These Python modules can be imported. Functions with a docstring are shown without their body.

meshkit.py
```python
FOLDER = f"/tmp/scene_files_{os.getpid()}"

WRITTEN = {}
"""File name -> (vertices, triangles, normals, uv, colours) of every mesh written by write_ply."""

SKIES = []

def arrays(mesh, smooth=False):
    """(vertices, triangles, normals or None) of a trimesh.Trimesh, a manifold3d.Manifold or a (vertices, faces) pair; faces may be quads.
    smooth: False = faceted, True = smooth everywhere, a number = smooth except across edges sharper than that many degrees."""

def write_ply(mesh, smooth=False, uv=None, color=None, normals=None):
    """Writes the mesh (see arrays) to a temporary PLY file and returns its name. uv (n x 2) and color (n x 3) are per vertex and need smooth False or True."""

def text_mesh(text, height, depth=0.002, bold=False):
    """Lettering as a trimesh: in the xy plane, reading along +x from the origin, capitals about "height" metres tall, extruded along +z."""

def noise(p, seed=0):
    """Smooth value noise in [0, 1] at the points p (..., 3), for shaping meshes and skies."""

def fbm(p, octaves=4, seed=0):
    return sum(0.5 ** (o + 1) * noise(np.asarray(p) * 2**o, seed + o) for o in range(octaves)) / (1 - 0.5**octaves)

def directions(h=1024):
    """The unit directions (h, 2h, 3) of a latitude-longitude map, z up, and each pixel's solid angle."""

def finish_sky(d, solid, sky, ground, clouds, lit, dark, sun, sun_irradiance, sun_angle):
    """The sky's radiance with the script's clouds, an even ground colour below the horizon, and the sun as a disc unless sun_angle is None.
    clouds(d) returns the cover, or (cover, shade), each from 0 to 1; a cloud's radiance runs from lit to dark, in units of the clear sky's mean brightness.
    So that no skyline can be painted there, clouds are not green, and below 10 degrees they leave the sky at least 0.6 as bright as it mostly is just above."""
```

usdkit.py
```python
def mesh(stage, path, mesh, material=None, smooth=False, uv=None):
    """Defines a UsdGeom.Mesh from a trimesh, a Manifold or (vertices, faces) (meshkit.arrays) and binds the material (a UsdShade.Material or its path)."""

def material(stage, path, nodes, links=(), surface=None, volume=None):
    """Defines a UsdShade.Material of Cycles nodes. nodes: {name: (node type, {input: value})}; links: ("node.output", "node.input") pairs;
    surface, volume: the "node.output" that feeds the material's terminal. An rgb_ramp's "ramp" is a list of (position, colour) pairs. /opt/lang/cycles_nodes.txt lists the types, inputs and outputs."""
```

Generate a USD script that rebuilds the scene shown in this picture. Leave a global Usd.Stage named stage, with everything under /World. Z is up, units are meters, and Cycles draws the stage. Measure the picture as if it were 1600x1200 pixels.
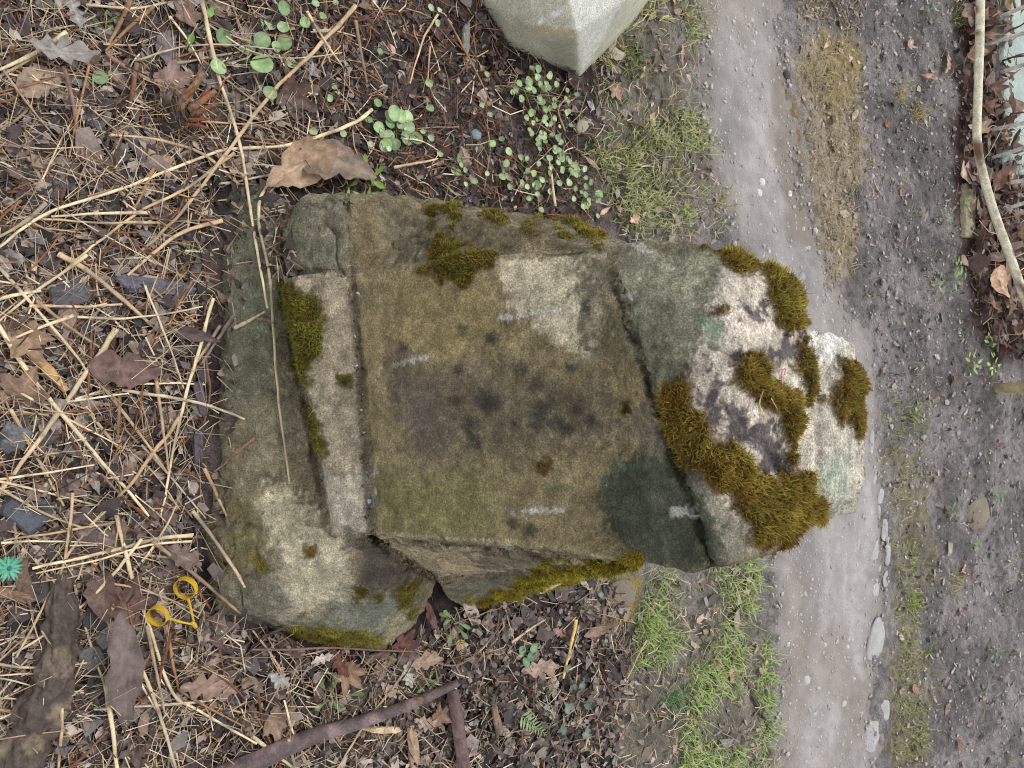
import math, random
import numpy as np
import trimesh, manifold3d, shapely
from scipy.spatial import ConvexHull
from scipy.ndimage import gaussian_filter
import usdkit, meshkit
from pxr import Usd, UsdGeom, UsdLux, UsdShade, Gf, Sdf, Vt

stage = Usd.Stage.CreateInMemory()
UsdGeom.SetStageUpAxis(stage, 'Z')
UsdGeom.SetStageMetersPerUnit(stage, 1.0)
UsdGeom.Xform.Define(stage, '/World')
UsdGeom.Scope.Define(stage, '/World/Looks')
rng = np.random.default_rng(7)
random.seed(7)

# ------------------------------------------------------------------ camera, sky, sun, exposure
CAM_H, PITCH, FPX = 1.45, math.radians(58.0), 1200.0      # a phone turned on its side, held over the stone
SP, CP = math.sin(PITCH), math.cos(PITCH)
EYE = np.array([0.0, 0.0, CAM_H])
FWD, UPV, RGT = np.array([0, CP, -SP]), np.array([0, SP, CP]), np.array([1.0, 0, 0])
cam = UsdGeom.Camera.Define(stage, '/World/camera')
cam.CreateHorizontalApertureAttr(36.0)
cam.CreateVerticalApertureAttr(27.0)
cam.CreateFocalLengthAttr(36.0 * FPX / 1600.0)
cam.CreateClippingRangeAttr((0.02, 500.0))
cam.CreateFStopAttr(0.0)
cam.CreateExposureAttr(0.7)
cx, cy, cz = UPV, -RGT, -FWD
cam.AddTransformOp().Set(Gf.Matrix4d(*cx, 0, *cy, 0, *cz, 0, *EYE, 1))

SUN = np.array([-0.30, 0.42, 0.86]); SUN /= np.linalg.norm(SUN)
elev, rot = math.asin(SUN[2]), math.atan2(SUN[0], SUN[1])
sky_mat = usdkit.material(stage, '/World/Looks/sky_look', {
    'sky': ('sky_texture', {'sky_type': 'single_scattering', 'sun_disc': False, 'sun_elevation': elev, 'sun_rotation': rot}),
    'bw': ('hsv', {'saturation': 0.03, 'value': 1.25}),
    'co': ('texture_coordinate', {}),
    'n': ('noise_texture', {'scale': 2.2, 'detail': 5.0, 'roughness': 0.55}),
    'r': ('rgb_ramp', {'ramp': [(0.3, (0.92, 0.92, 0.92)), (0.7, (1, 1, 1))]}),
    'm': ('mix', {}),
    'bg': ('background_shader', {'strength': 0.12})},
    [('sky.color', 'bw.color'), ('co.generated', 'n.vector'), ('n.fac', 'r.fac'), ('r.color', 'm.fac'), ('sky.color', 'm.color1'), ('bw.color', 'm.color2'), ('m.color', 'bg.color')],
    surface='bg.background')
dome = UsdLux.DomeLight.Define(stage, '/World/sky')
dome.GetPrim().SetCustomDataByKey('kind', 'structure')
UsdShade.MaterialBindingAPI.Apply(dome.GetPrim()).Bind(sky_mat)
sun = UsdLux.DistantLight.Define(stage, '/World/sun')
sun.CreateNormalizeAttr(True)
sun.CreateIntensityAttr(0.30)
sun.CreateAngleAttr(22.0)
sun.CreateColorAttr((1.0, 0.97, 0.92))
za = SUN; xa = np.cross([0, 1, 0], za); xa /= np.linalg.norm(xa); ya = np.cross(za, xa)
sun.AddTransformOp().Set(Gf.Matrix4d(*xa, 0, *ya, 0, *za, 0, 0, 0, 5, 1))

# ------------------------------------------------------------------ helpers
def lin(c):
    c = np.asarray(c, float) / 255.0
    return np.where(c < 0.04045, c / 12.92, ((c + 0.055) / 1.055) ** 2.4)

def ray(px, py):
    d = FWD * FPX + UPV * (px - 800.0) + RGT * (py - 600.0)
    return d / np.linalg.norm(d)

def P(px, py, z=None, y=None):
    """the point of the level plane z, or the upright plane y, that a traced point of the picture shows"""
    d = ray(px, py)
    t = (z - CAM_H) / d[2] if z is not None else y / d[1]
    return EYE + d * t

def project(v):
    r = np.asarray(v) - EYE
    dep = r @ FWD
    return np.stack([800 + FPX * (r @ UPV) / dep, 600 + FPX * (r @ RGT) / dep], -1)

fbm, noise = meshkit.fbm, meshkit.noise
def smooth01(x, a, b):
    t = np.clip((x - a) / (b - a), 0, 1)
    return t * t * (3 - 2 * t)

def poly_sd(pts, poly):
    """signed distance of 2d points to a polygon, positive inside"""
    poly = np.asarray(poly, float)
    best, inside = np.full(len(pts), 1e18), np.zeros(len(pts), bool)
    for i in range(len(poly)):
        a, b = poly[i], poly[(i + 1) % len(poly)]
        e, w = b - a, pts - a
        t = np.clip((w @ e) / (e @ e + 1e-12), 0, 1)
        best = np.minimum(best, ((w - t[:, None] * e) ** 2).sum(1))
        c = (a[1] > pts[:, 1]) != (b[1] > pts[:, 1])
        xs = a[0] + (pts[:, 1] - a[1]) * (b[0] - a[0]) / (b[1] - a[1] + 1e-12)
        inside ^= c & (pts[:, 0] < xs)
    return np.where(inside, 1, -1) * np.sqrt(best)

used = {}
def path_for(name, parent='/World'):
    key = f'{parent}/{name}'
    n = used.get(key, 0); used[key] = n + 1
    return key if n == 0 else f'{key}_{n:03d}'

def data(prim, label=None, category=None, group=None, kind=None):
    for k, v in (('label', label), ('category', category), ('group', group), ('kind', kind)):
        if v: prim.SetCustomDataByKey(k, v)
    return prim

MATS = {}
def put(name, v, f, mat, col=None, parent='/World', normals='smooth', **tags):
    """one Mesh prim, with its colours"""
    v, f = np.asarray(v, float), np.asarray(f, int)
    p = path_for(name, parent)
    m = UsdGeom.Mesh.Define(stage, p)
    m.CreatePointsAttr(Vt.Vec3fArray.FromNumpy(v.astype(np.float32)))
    m.CreateFaceVertexCountsAttr(Vt.IntArray.FromNumpy(np.full(len(f), f.shape[1], np.int32)))
    m.CreateFaceVertexIndicesAttr(Vt.IntArray.FromNumpy(f.astype(np.int32).ravel()))
    m.CreateSubdivisionSchemeAttr('none')
    if isinstance(normals, str) and normals == 'smooth':
        normals = vnormals(v, f)
    if normals is not None:
        m.CreateNormalsAttr(Vt.Vec3fArray.FromNumpy(np.asarray(normals).astype(np.float32)))
        m.SetNormalsInterpolation('vertex')
    if col is not None:
        col = np.broadcast_to(np.asarray(col, float), v.shape)
        UsdGeom.PrimvarsAPI(m).CreatePrimvar('col', Sdf.ValueTypeNames.Color3fArray, 'vertex').Set(Vt.Vec3fArray.FromNumpy(np.clip(col, 0.003, 0.9).astype(np.float32)))
    UsdShade.MaterialBindingAPI.Apply(m.GetPrim()).Bind(MATS[mat])
    data(m.GetPrim(), **tags)
    return p

def xform(name, loc=(0, 0, 0), **tags):
    p = path_for(name)
    x = UsdGeom.Xform.Define(stage, p)
    if any(loc): x.AddTranslateOp().Set(Gf.Vec3d(*map(float, loc)))
    data(x.GetPrim(), **tags)
    return p

def vnormals(v, f):
    if f.shape[1] == 4: f = np.vstack([f[:, [0, 1, 2]], f[:, [0, 2, 3]]])
    n = np.zeros_like(v); c = np.cross(v[f[:, 1]] - v[f[:, 0]], v[f[:, 2]] - v[f[:, 0]])
    for k in range(3): np.add.at(n, f[:, k], c)
    return n / np.maximum(np.linalg.norm(n, axis=1, keepdims=True), 1e-12)

class Pile:
    """gathers many small meshes into one"""
    def __init__(s): s.v, s.f, s.c, s.n = [], [], [], 0
    def add(s, v, f, c):
        f = np.asarray(f)
        if f.shape[1] == 4: f = np.vstack([f[:, [0, 1, 2]], f[:, [0, 2, 3]]])
        s.v.append(v); s.f.append(f + s.n); s.c.append(np.broadcast_to(c, np.shape(v))); s.n += len(v)
    def get(s): return np.vstack(s.v), np.vstack(s.f), np.vstack(s.c)

# ------------------------------------------------------------------ materials
def attr_mat(name, rough=0.8, fine=(220.0, 0.35), coarse=(30.0, 0.25), bump=(300.0, 0.003, 0.5), translucent=0.0, spec=0.3, pits=0.0, stretch=None):
    """colour from the mesh's own primvar, broken up by grain at two sizes, with fine relief"""
    n = {'a': ('attribute', {'attribute': 'col'}), 'g': ('geometry', {}),
         'n1': ('noise_texture', {'scale': fine[0], 'detail': 4.0, 'roughness': 0.7}),
         'n2': ('noise_texture', {'scale': coarse[0], 'detail': 4.0, 'roughness': 0.6}),
         'r1': ('map_range', {'from_min': 0.3, 'from_max': 0.7, 'to_min': 1 - fine[1], 'to_max': 1 + fine[1]}),
         'r2': ('map_range', {'from_min': 0.3, 'from_max': 0.7, 'to_min': 1 - coarse[1], 'to_max': 1 + coarse[1]}),
         'k': ('math', {'math_type': 'multiply'}),
         'm': ('vector_math', {'math_type': 'scale'}),
         'nb': ('noise_texture', {'scale': bump[0], 'detail': 5.0, 'roughness': 0.65}),
         'b': ('bump', {'distance': bump[1], 'strength': bump[2]}),
         'p': ('principled_bsdf', {'roughness': rough, 'specular_ior_level': spec})}
    l = [('g.position', 'n1.vector'), ('g.position', 'n2.vector'), ('g.position', 'nb.vector'), ('n1.fac', 'r1.value'), ('n2.fac', 'r2.value'),
         ('r1.result', 'k.value1'), ('r2.result', 'k.value2'), ('a.color', 'm.vector1'), ('m.vector', 'p.base_color'), ('nb.fac', 'b.height'), ('b.normal', 'p.normal')]
    if pits:
        n['vo'] = ('voronoi_texture', {'scale': 260.0, 'feature': 'f1'})
        n['rv'] = ('map_range', {'from_min': 0.05, 'from_max': 0.42, 'to_min': 1 - pits, 'to_max': 1.08})
        n['k2'] = ('math', {'math_type': 'multiply'})
        l += [('g.position', 'vo.vector'), ('vo.distance', 'rv.value'), ('k.value', 'k2.value1'), ('rv.result', 'k2.value2'), ('k2.value', 'm.scale')]
    else:
        l.append(('k.value', 'm.scale'))
    out = 'p.BSDF'
    if translucent:
        n['t'] = ('translucent_bsdf', {}); n['x'] = ('mix_closure', {'fac': translucent})
        l += [('m.vector', 't.color'), ('p.BSDF', 'x.closure1'), ('t.BSDF', 'x.closure2')]; out = 'x.closure'
    MATS[name] = usdkit.material(stage, f'/World/Looks/{name}', n, l, surface=out)

def stone_mat(name, light, dark, lichen, bump):
    """weathered sandstone: hard-edged grains, pale lichen specks and dark pits over the stone's own colour, with pitted relief"""
    n = {'a': ('attribute', {'attribute': 'col'}), 'g': ('geometry', {}),
         'n1': ('noise_texture', {'scale': 430.0, 'detail': 5.0, 'roughness': 0.75}),
         'r4': ('map_range', {'from_min': 0.47, 'from_max': 0.62, 'to_min': 0.12, 'to_max': 1.5}), 'kl': ('math', {'math_type': 'multiply', 'use_clamp': True}),
         'n5': ('noise_texture', {'scale': 17.0, 'detail': 6.0, 'roughness': 0.65}), 'r5': ('map_range', {'from_min': 0.35, 'from_max': 0.62, 'to_min': 0.72, 'to_max': 1.16}), 'k5': ('math', {'math_type': 'multiply'}),
         'n2': ('noise_texture', {'scale': 90.0, 'detail': 9.0, 'roughness': 0.85}),
         'n3': ('noise_texture', {'scale': 48.0, 'detail': 6.0, 'roughness': 0.7}),
         'r1': ('map_range', {'from_min': 0.42, 'from_max': 0.56, 'to_min': dark, 'to_max': light}),
         'r2': ('map_range', {'from_min': 0.53, 'from_max': 0.555, 'to_min': 0.0, 'to_max': lichen}),
         'r3': ('map_range', {'from_min': 0.35, 'from_max': 0.62, 'to_min': 0.62, 'to_max': 1.24}),
         'k': ('math', {'math_type': 'multiply'}), 'm': ('vector_math', {'math_type': 'scale'}),
         'lc': ('vector_math', {'math_type': 'multiply_add', 'vector2': (1.3, 1.27, 1.18), 'vector3': (.02, .018, .012)}), 'x': ('mix', {}),
         'vo': ('voronoi_texture', {'scale': 330.0, 'feature': 'f1'}), 'rv': ('map_range', {'from_min': 0.12, 'from_max': 0.24, 'to_min': .9, 'to_max': 1.0}), 'k2': ('math', {'math_type': 'multiply'}),
         'nb': ('noise_texture', {'scale': 170.0, 'detail': 8.0, 'roughness': 0.72}),
         'b': ('bump', {'distance': bump, 'strength': 0.8}), 'p': ('principled_bsdf', {'roughness': 0.92, 'specular_ior_level': 0.18})}
    l = [('g.position', f'{q}.vector') for q in ('n1', 'n2', 'n3', 'nb', 'vo', 'n5')] + [('n1.fac', 'r1.value'), ('n2.fac', 'r2.value'), ('n3.fac', 'r3.value'), ('r1.result', 'k.value1'), ('r3.result', 'k.value2'), ('vo.distance', 'rv.value'), ('k.value', 'k2.value1'), ('rv.result', 'k2.value2'),
         ('a.color', 'm.vector1'), ('k5.value', 'm.scale'), ('m.vector', 'lc.vector1'), ('n3.fac', 'r4.value'), ('r2.result', 'kl.value1'), ('r4.result', 'kl.value2'), ('kl.value', 'x.fac'), ('n5.fac', 'r5.value'), ('k2.value', 'k5.value1'), ('r5.result', 'k5.value2'), ('m.vector', 'x.color1'), ('lc.vector', 'x.color2'), ('x.color', 'p.base_color'), ('nb.fac', 'b.height'), ('b.normal', 'p.normal')]
    MATS[name] = usdkit.material(stage, f'/World/Looks/{name}', n, l, surface='p.BSDF')
stone_mat('weathered_stone', 1.18, .76, .30, .009)
attr_mat('granite', rough=0.85, fine=(420.0, 0.55), coarse=(80.0, 0.15), bump=(400.0, 0.002, 0.4), spec=0.25)
attr_mat('soil', rough=0.95, fine=(260.0, 0.55), coarse=(38.0, 0.35), bump=(160.0, 0.010, 0.9), spec=0.15)
attr_mat('packed_path', rough=0.92, fine=(300.0, 0.22), coarse=(22.0, 0.12), bump=(220.0, 0.004, 0.5), spec=0.2)
attr_mat('dead_leaf', rough=0.62, fine=(260.0, 0.22), coarse=(60.0, 0.28), bump=(140.0, 0.003, 0.5), translucent=0.12, spec=0.35)
attr_mat('straw', rough=0.6, fine=(420.0, 0.25), coarse=(45.0, 0.25), bump=(500.0, 0.001, 0.4), spec=0.35)
attr_mat('moss', rough=0.9, fine=(500.0, 0.2), coarse=(50.0, 0.2), bump=(400.0, 0.001, 0.2), translucent=0.2, spec=0.1)
attr_mat('green_leaf', rough=0.5, fine=(200.0, 0.12), coarse=(60.0, 0.18), bump=(150.0, 0.002, 0.3), translucent=0.25, spec=0.4)
attr_mat('wood', rough=0.5, fine=(240.0, 0.35), coarse=(40.0, 0.3), bump=(160.0, 0.004, 0.7), spec=0.25)
attr_mat('plastic', rough=0.4, fine=(200.0, 0.15), coarse=(60.0, 0.3), bump=(200.0, 0.0005, 0.2), spec=0.5)

# ------------------------------------------------------------------ ground
PATH_L = [(1075, -60), (1085, 50), (1098, 200), (1118, 330), (1150, 400), (1180, 620), (1195, 800), (1210, 1000), (1212, 1120), (1218, 1260)]
PATH_R = [(1370, 1260), (1366, 1120), (1375, 1000), (1390, 880), (1388, 760), (1376, 640), (1358, 520), (1300, 440), (1258, 300), (1238, 180), (1225, 50), (1215, -60)]
PATH = PATH_L + PATH_R

def gz(x, y):
    x, y = np.asarray(x, float), np.asarray(y, float)
    q = np.stack([x, y, np.zeros_like(x)], -1)
    z = 0.035 * (fbm(q * 2.1, 3, 5) - 0.5) + 0.022 * (fbm(q * 11, 3, 6) - 0.5)
    far = smooth01(y, 2.65, 3.1) * smooth01(-x, -0.6, 0.1)
    return z + 0.03 * far + 0.012

def ground_at(px, py):
    d = ray(px, py); z = 0.012
    for _ in range(4):
        p = EYE + d * ((z - CAM_H) / d[2]); z = float(gz(p[0], p[1]))
    return EYE + d * ((z - CAM_H) / d[2])

def fine_axis(lo, hi, step, out):
    a = np.arange(lo, hi, step)
    g = []; s = step; p = hi
    while p < out: g.append(p); s *= 1.35; p += s
    h = []; s = step; p = lo - step
    while p > -out: h.append(p); s *= 1.35; p -= s
    return np.concatenate([h[::-1], a, g])

gx, gy = fine_axis(-1.75, 1.75, 0.0075, 90), fine_axis(-0.25, 3.6, 0.0075, 90)
X, Y = np.meshgrid(gx, gy)
near = (np.abs(X) < 1.9) & (Y > -0.4) & (Y < 3.9)
Z = gz(X, Y)
q = np.stack([X, Y, 0 * X], -1)
rough_z = np.zeros_like(Z)
rough_z[near] = 0.016 * (fbm(q[near] * 45, 3, 11) - 0.5)
GV = np.stack([X, Y, Z + rough_z], -1).reshape(-1, 3)
def grid_faces(nr, nc):
    i, j = np.meshgrid(np.arange(nr - 1), np.arange(nc - 1), indexing='ij')
    a = (i * nc + j).ravel()
    return np.stack([a, a + 1, a + nc + 1, a + nc], 1)
GF = grid_faces(len(gy), len(gx))
gp = project(GV)
okp = ((GV - EYE) @ FWD) > 0.3
gp[~okp] = (-4000, 600)
n1, n2, n3 = fbm(GV * 9, 4, 21), fbm(GV * 30, 3, 22), fbm(GV * 3, 3, 23)
gcol = np.empty_like(GV)
dark, mid, farc = lin((62, 54, 54)), lin((94, 84, 80)), lin((116, 111, 111))
w = smooth01(n1 + 0.25 * (n2 - 0.5), 0.38, 0.66)[:, None]
gcol[:] = dark * (1 - w) + mid * w
t = smooth01(gp[:, 0] + 160 * (n1 - 0.5), 880, 1080)[:, None]
gcol = gcol * (1 - t) + (farc * (0.75 + 0.5 * w)) * t
def stain(pts, col, base, poly, soft, strength, seed, amp, scale=14.0, pos=None):
    pos = GV if pos is None else pos
    sd = poly_sd(pts, poly) + amp * 2 * (fbm(pos * scale, 4, seed) - 0.5)
    k = (smooth01(sd, -soft, soft) * strength)[:, None]
    return base * (1 - k) + np.asarray(col) * k
vis = (gp[:, 0] > -200) & (gp[:, 0] < 1900) & (gp[:, 1] > -300) & (gp[:, 1] < 1500)
gv_, gc_, gpp = GV[vis], gcol[vis], gp[vis]
for poly, c, s, st, amp in [
    ([(1235, 60), (1330, 40), (1345, 200), (1330, 420), (1285, 480), (1262, 300)], (150, 138, 118), 16, .85, 34),
    ([(1280, 60), (1335, 40), (1335, 130), (1320, 200), (1290, 170)], (136, 120, 72), 14, .55, 40),
    ([(1212, 60), (1235, 120), (1262, 330), (1270, 400), (1252, 390), (1232, 250), (1205, 120)], (112, 98, 68), 8, .9, 12),
    ([(940, 0), (1080, 0), (1120, 330), (1000, 360), (935, 300)], (116, 112, 94), 25, .5, 60),
    ([(940, 900), (1190, 880), (1215, 1200), (960, 1200)], (118, 114, 96), 25, .5, 60),
    ([(950, 900), (1000, 900), (985, 985), (950, 975)], (150, 128, 52), 8, .8, 20),
    ([(1390, 700), (1440, 700), (1450, 1200), (1395, 1200)], (118, 112, 84), 14, .6, 50),
    ([(1500, -50), (1620, -50), (1620, 560), (1520, 520), (1495, 300)], (70, 48, 40), 12, .8, 26),
]:
    gc_ = stain(gpp, lin(c), gc_, poly, s, st, int(poly[0][1]) + 31, amp, pos=gv_)
gc_ = stain(gpp, lin((134, 130, 129)), gc_, PATH, 46, .85, 77, 50, pos=gv_)
gcol[vis] = gc_
put('ground', GV, GF, 'soil', gcol, kind='structure')

# path: its own sheet that dives under the soil at its ragged edges
bx = np.arange(-2.6, 2.6, 0.012); by = np.arange(1.1, 3.2, 0.012)
X, Y = np.meshgrid(bx, by); pv = np.stack([X, Y, gz(X, Y)], -1).reshape(-1, 3)
sd = poly_sd(project(pv), PATH)
sd = sd + 46 * (fbm(pv * 7, 5, 41) - 0.5) + 16 * (fbm(pv * 60, 2, 48) - .5)
pv[:, 2] += -0.014 + 0.020 * smooth01(sd, -40, 30) + 0.007 * (fbm(pv * 40, 3, 42) - 0.5)
pf = grid_faces(len(by), len(bx)); keep = (sd > -44)[pf].all(1)
pf = pf[keep]; ids = np.unique(pf); rm = np.full(len(pv), -1); rm[ids] = np.arange(len(ids))
pv, pf, sd = pv[ids], rm[pf], sd[ids]
pc = np.broadcast_to(lin((143, 139, 138)), pv.shape).copy()
k = fbm(pv * np.array([3, 10, 1]), 4, 43)[:, None]; pc = pc * (0.62 + 0.76 * k) * (.8 + .4 * fbm(pv * 60, 3, 46)[:, None]); w_ = smooth01(fbm(pv * 5, 3, 47), .5, .7)[:, None]; pc = pc * (1 - .5 * w_) + lin((126, 118, 110)) * .5 * w_
pc = stain(project(pv), lin((120, 112, 100)), pc, [(1200, 100), (1240, 100), (1262, 380), (1230, 380)], 8, .7, 44, 18, pos=pv)
pc = stain(project(pv), lin((128, 118, 108)), pc, [(1215, 860), (1262, 860), (1250, 1200), (1225, 1200)], 14, .4, 45, 40, pos=pv)
ek = (smooth01(-sd, -48, 6) * .85)[:, None]; pc = pc * (1 - ek) + lin((118, 111, 106)) * (.6 + .8 * fbm(pv * 70, 3, 49)[:, None]) * ek
PATHP = put('path', pv, pf, 'packed_path', pc, kind='structure')

# ------------------------------------------------------------------ the gravestone
SL0, SLD = np.array([0.475, 0.21]), np.array([0.245, 0.44])          # slab front in (y, z): a foot and a direction
def S(px, py, out=0.0):
    """point on the leaning front plane of the slab, moved out of it by so much"""
    d = ray(px, py); nrm = np.array([0, -SLD[1], SLD[0]]) / np.linalg.norm(SLD)
    p0 = np.array([0, SL0[0], SL0[1]]) + nrm * out
    return EYE + d * (((p0 - EYE) @ nrm) / (d @ nrm))

def back(pts, y, z0=-0.06):
    """the same outline carried back and down to the ground"""
    return [(p[0] * 0.95, y, z) for p in pts for z in (z0, p[2])]

front = [S(548, 418), S(582, 834), S(1020, 884), S(1050, 884), S(965, 384), S(1000, 376)]
SOLIDS = {
    'slab': front + [S(790, 860, 0.004), S(760, 620, 0.022), S(680, 620, 0.018), S(900, 620, 0.02)] + [(p[0], p[1] + 0.02, -0.05) for p in front[:2]] + [(-0.17, 0.92, -0.05), (0.23, 0.92, -0.05), (-0.16, 0.93, 0.6), (0.22, 0.93, 0.6)],
    'left_flank': [S(552, 424, -.012), S(790, 408, -.012), S(940, 394, -.014), P(542, 302, y=.545), P(660, 312, y=.61), P(800, 334, y=.72), P(905, 352, y=.80), P(942, 372, y=.82),
                   (-.335, .55, -.05), (-.31, .95, -.05), (-.2, .95, .5), (-.17, .5, -.05), (-.30, .9, .25)],
    'right_flank': [S(592, 838, -.02), S(800, 850, -.012), S(1000, 882, -.02), P(690, 905, z=.10), P(630, 872, z=.14), P(780, 900, z=.16), P(880, 888, z=.235), P(990, 884, z=.36),
                    (.2, .5, -.05), (.35, .72, -.05), (.33, .95, -.05), (.3, .95, .3), (.2, .9, .5)],
    'moss_rock': [P(684, 908, z=.09), P(700, 938, z=.03), P(745, 950, z=-.01), P(800, 935, z=.05), P(872, 915, z=.10), P(960, 890, z=.2), P(1003, 881, z=.28), P(760, 905, z=.14), P(870, 892, z=.21),
                  (.3, .75, -.05), (.43, .82, -.05), (.36, 1.05, -.05), (.25, 1.0, .2), (.3, .78, .1)],
    'foot_slab': [P(352, 285, z=0), P(336, 480, z=0), P(346, 640, z=-.01), P(344, 800, z=-.01), P(328, 955, z=0), P(392, 288, z=.035), P(418, 296, z=.025), P(380, 500, z=.06), P(440, 430, z=.105), P(470, 560, z=.115),
                  P(372, 800, z=.07), P(500, 800, z=.13), P(505, 842, z=.13), P(365, 930, z=.06), (-.36, .45, -.06), (.4, .5, -.06), (-.36, .27, -.06), (.42, .24, -.06), (-.3, .45, .05), (.33, .5, .12)],
    'ledge': [P(440, 432, z=.11), P(512, 832, z=.11), P(462, 432, z=.19), P(532, 832, z=.195), P(550, 424, z=.212), P(582, 834, z=.215), P(470, 560, z=.195), P(440, 432, z=-.05), P(512, 832, z=-.05), (-.18, .6, -.05), (.25, .6, -.05), (-.18, .6, .21), (.25, .6, .21)],
    'left_block': [P(452, 345, z=.12), P(455, 424, z=.12), P(470, 308, z=.14), P(482, 425, z=.165), P(540, 303, z=.2), P(545, 424, z=.2), P(452, 345, z=-.05), P(470, 308, z=-.05), (-.18, .4, -.05), (-.33, .62, -.05), (-.18, .62, -.05), (-.33, .6, .18), (-.18, .6, .2)],
    'boulder': [P(330, 955, z=.02), P(352, 968, z=-.01), P(430, 988, z=-.01), P(520, 1008, z=.0), P(602, 1014, z=.02), P(645, 985, z=.04), P(668, 955, z=.07), P(678, 905, z=.12), P(400, 800, z=.085), P(430, 850, z=.12),
                P(510, 842, z=.17), P(560, 838, z=.195), P(600, 852, z=.19), P(450, 930, z=.12), P(600, 930, z=.16), P(550, 985, z=.1), P(640, 890, z=.17), (.25, .35, -.05), (.4, .27, -.05), (.5, .55, -.05), (.42, .68, -.05), (.25, .6, -.05)],
    'head': [S(955, 392, .016), S(978, 480, .032), S(1020, 620, .036), S(1064, 745, .036), S(1110, 880, .024), S(1030, 889, .012), S(1070, 893, .014), S(1004, 372, .004), P(1060, 372, y=.76), P(1118, 386, z=.73), P(1128, 425, z=.75), P(1112, 560, z=.76), P(1128, 790, z=.755), P(1168, 862, z=.745),
             P(1195, 862, z=.745), P(1240, 856, z=.75), P(1262, 820, z=.76), P(1202, 416, z=.745), P(1250, 446, z=.745), P(1264, 470, z=.745), P(1272, 600, z=.765), P(1270, 720, z=.765), P(1150, 520, z=.775), P(1180, 700, z=.775),
             (-.15, .95, .5), (.2, .95, .5), (-.13, .8, .45), (.2, .8, .45)],
    'back_shoulder': [P(1260, 520, z=.735), P(1300, 515, z=.73), P(1338, 540, z=.72), P(1354, 600, z=.73), P(1352, 740, z=.73), P(1335, 800, z=.72), P(1300, 812, z=.72), P(1260, 800, z=.735), (-.08, 1.05, .4), (.2, 1.05, .4), (-.15, 1.12, -.05), (.25, 1.12, -.05), (-.15, .85, -.05), (.25, .85, -.05), (-.06, .85, .72), (.15, .85, .72)],
    'back_stone': [P(1288, 770, z=.6), P(1325, 770, z=.6), P(1338, 785, z=.58), P(1332, 812, z=.57), P(1296, 822, z=.57), P(1285, 815, z=.57), (.17, 1.1, .2), (.3, 1.15, -.05), (.1, 1.15, -.05), (.1, .95, -.05), (.28, .95, -.05), (.1, 1.12, .5)],
}
H = 0.005
lo, hi = np.array([-0.46, 0.2, -0.07]), np.array([0.62, 1.2, 0.86])
axs = [np.arange(lo[i], hi[i], H, dtype=np.float32) for i in range(3)]
shape = tuple(len(a) for a in axs)
gx3, gy3, gz3 = np.meshgrid(*axs, indexing='ij', sparse=True)
U = np.full(shape, 1.0, np.float32)
EQ = {}
SM = 0.003
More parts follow.
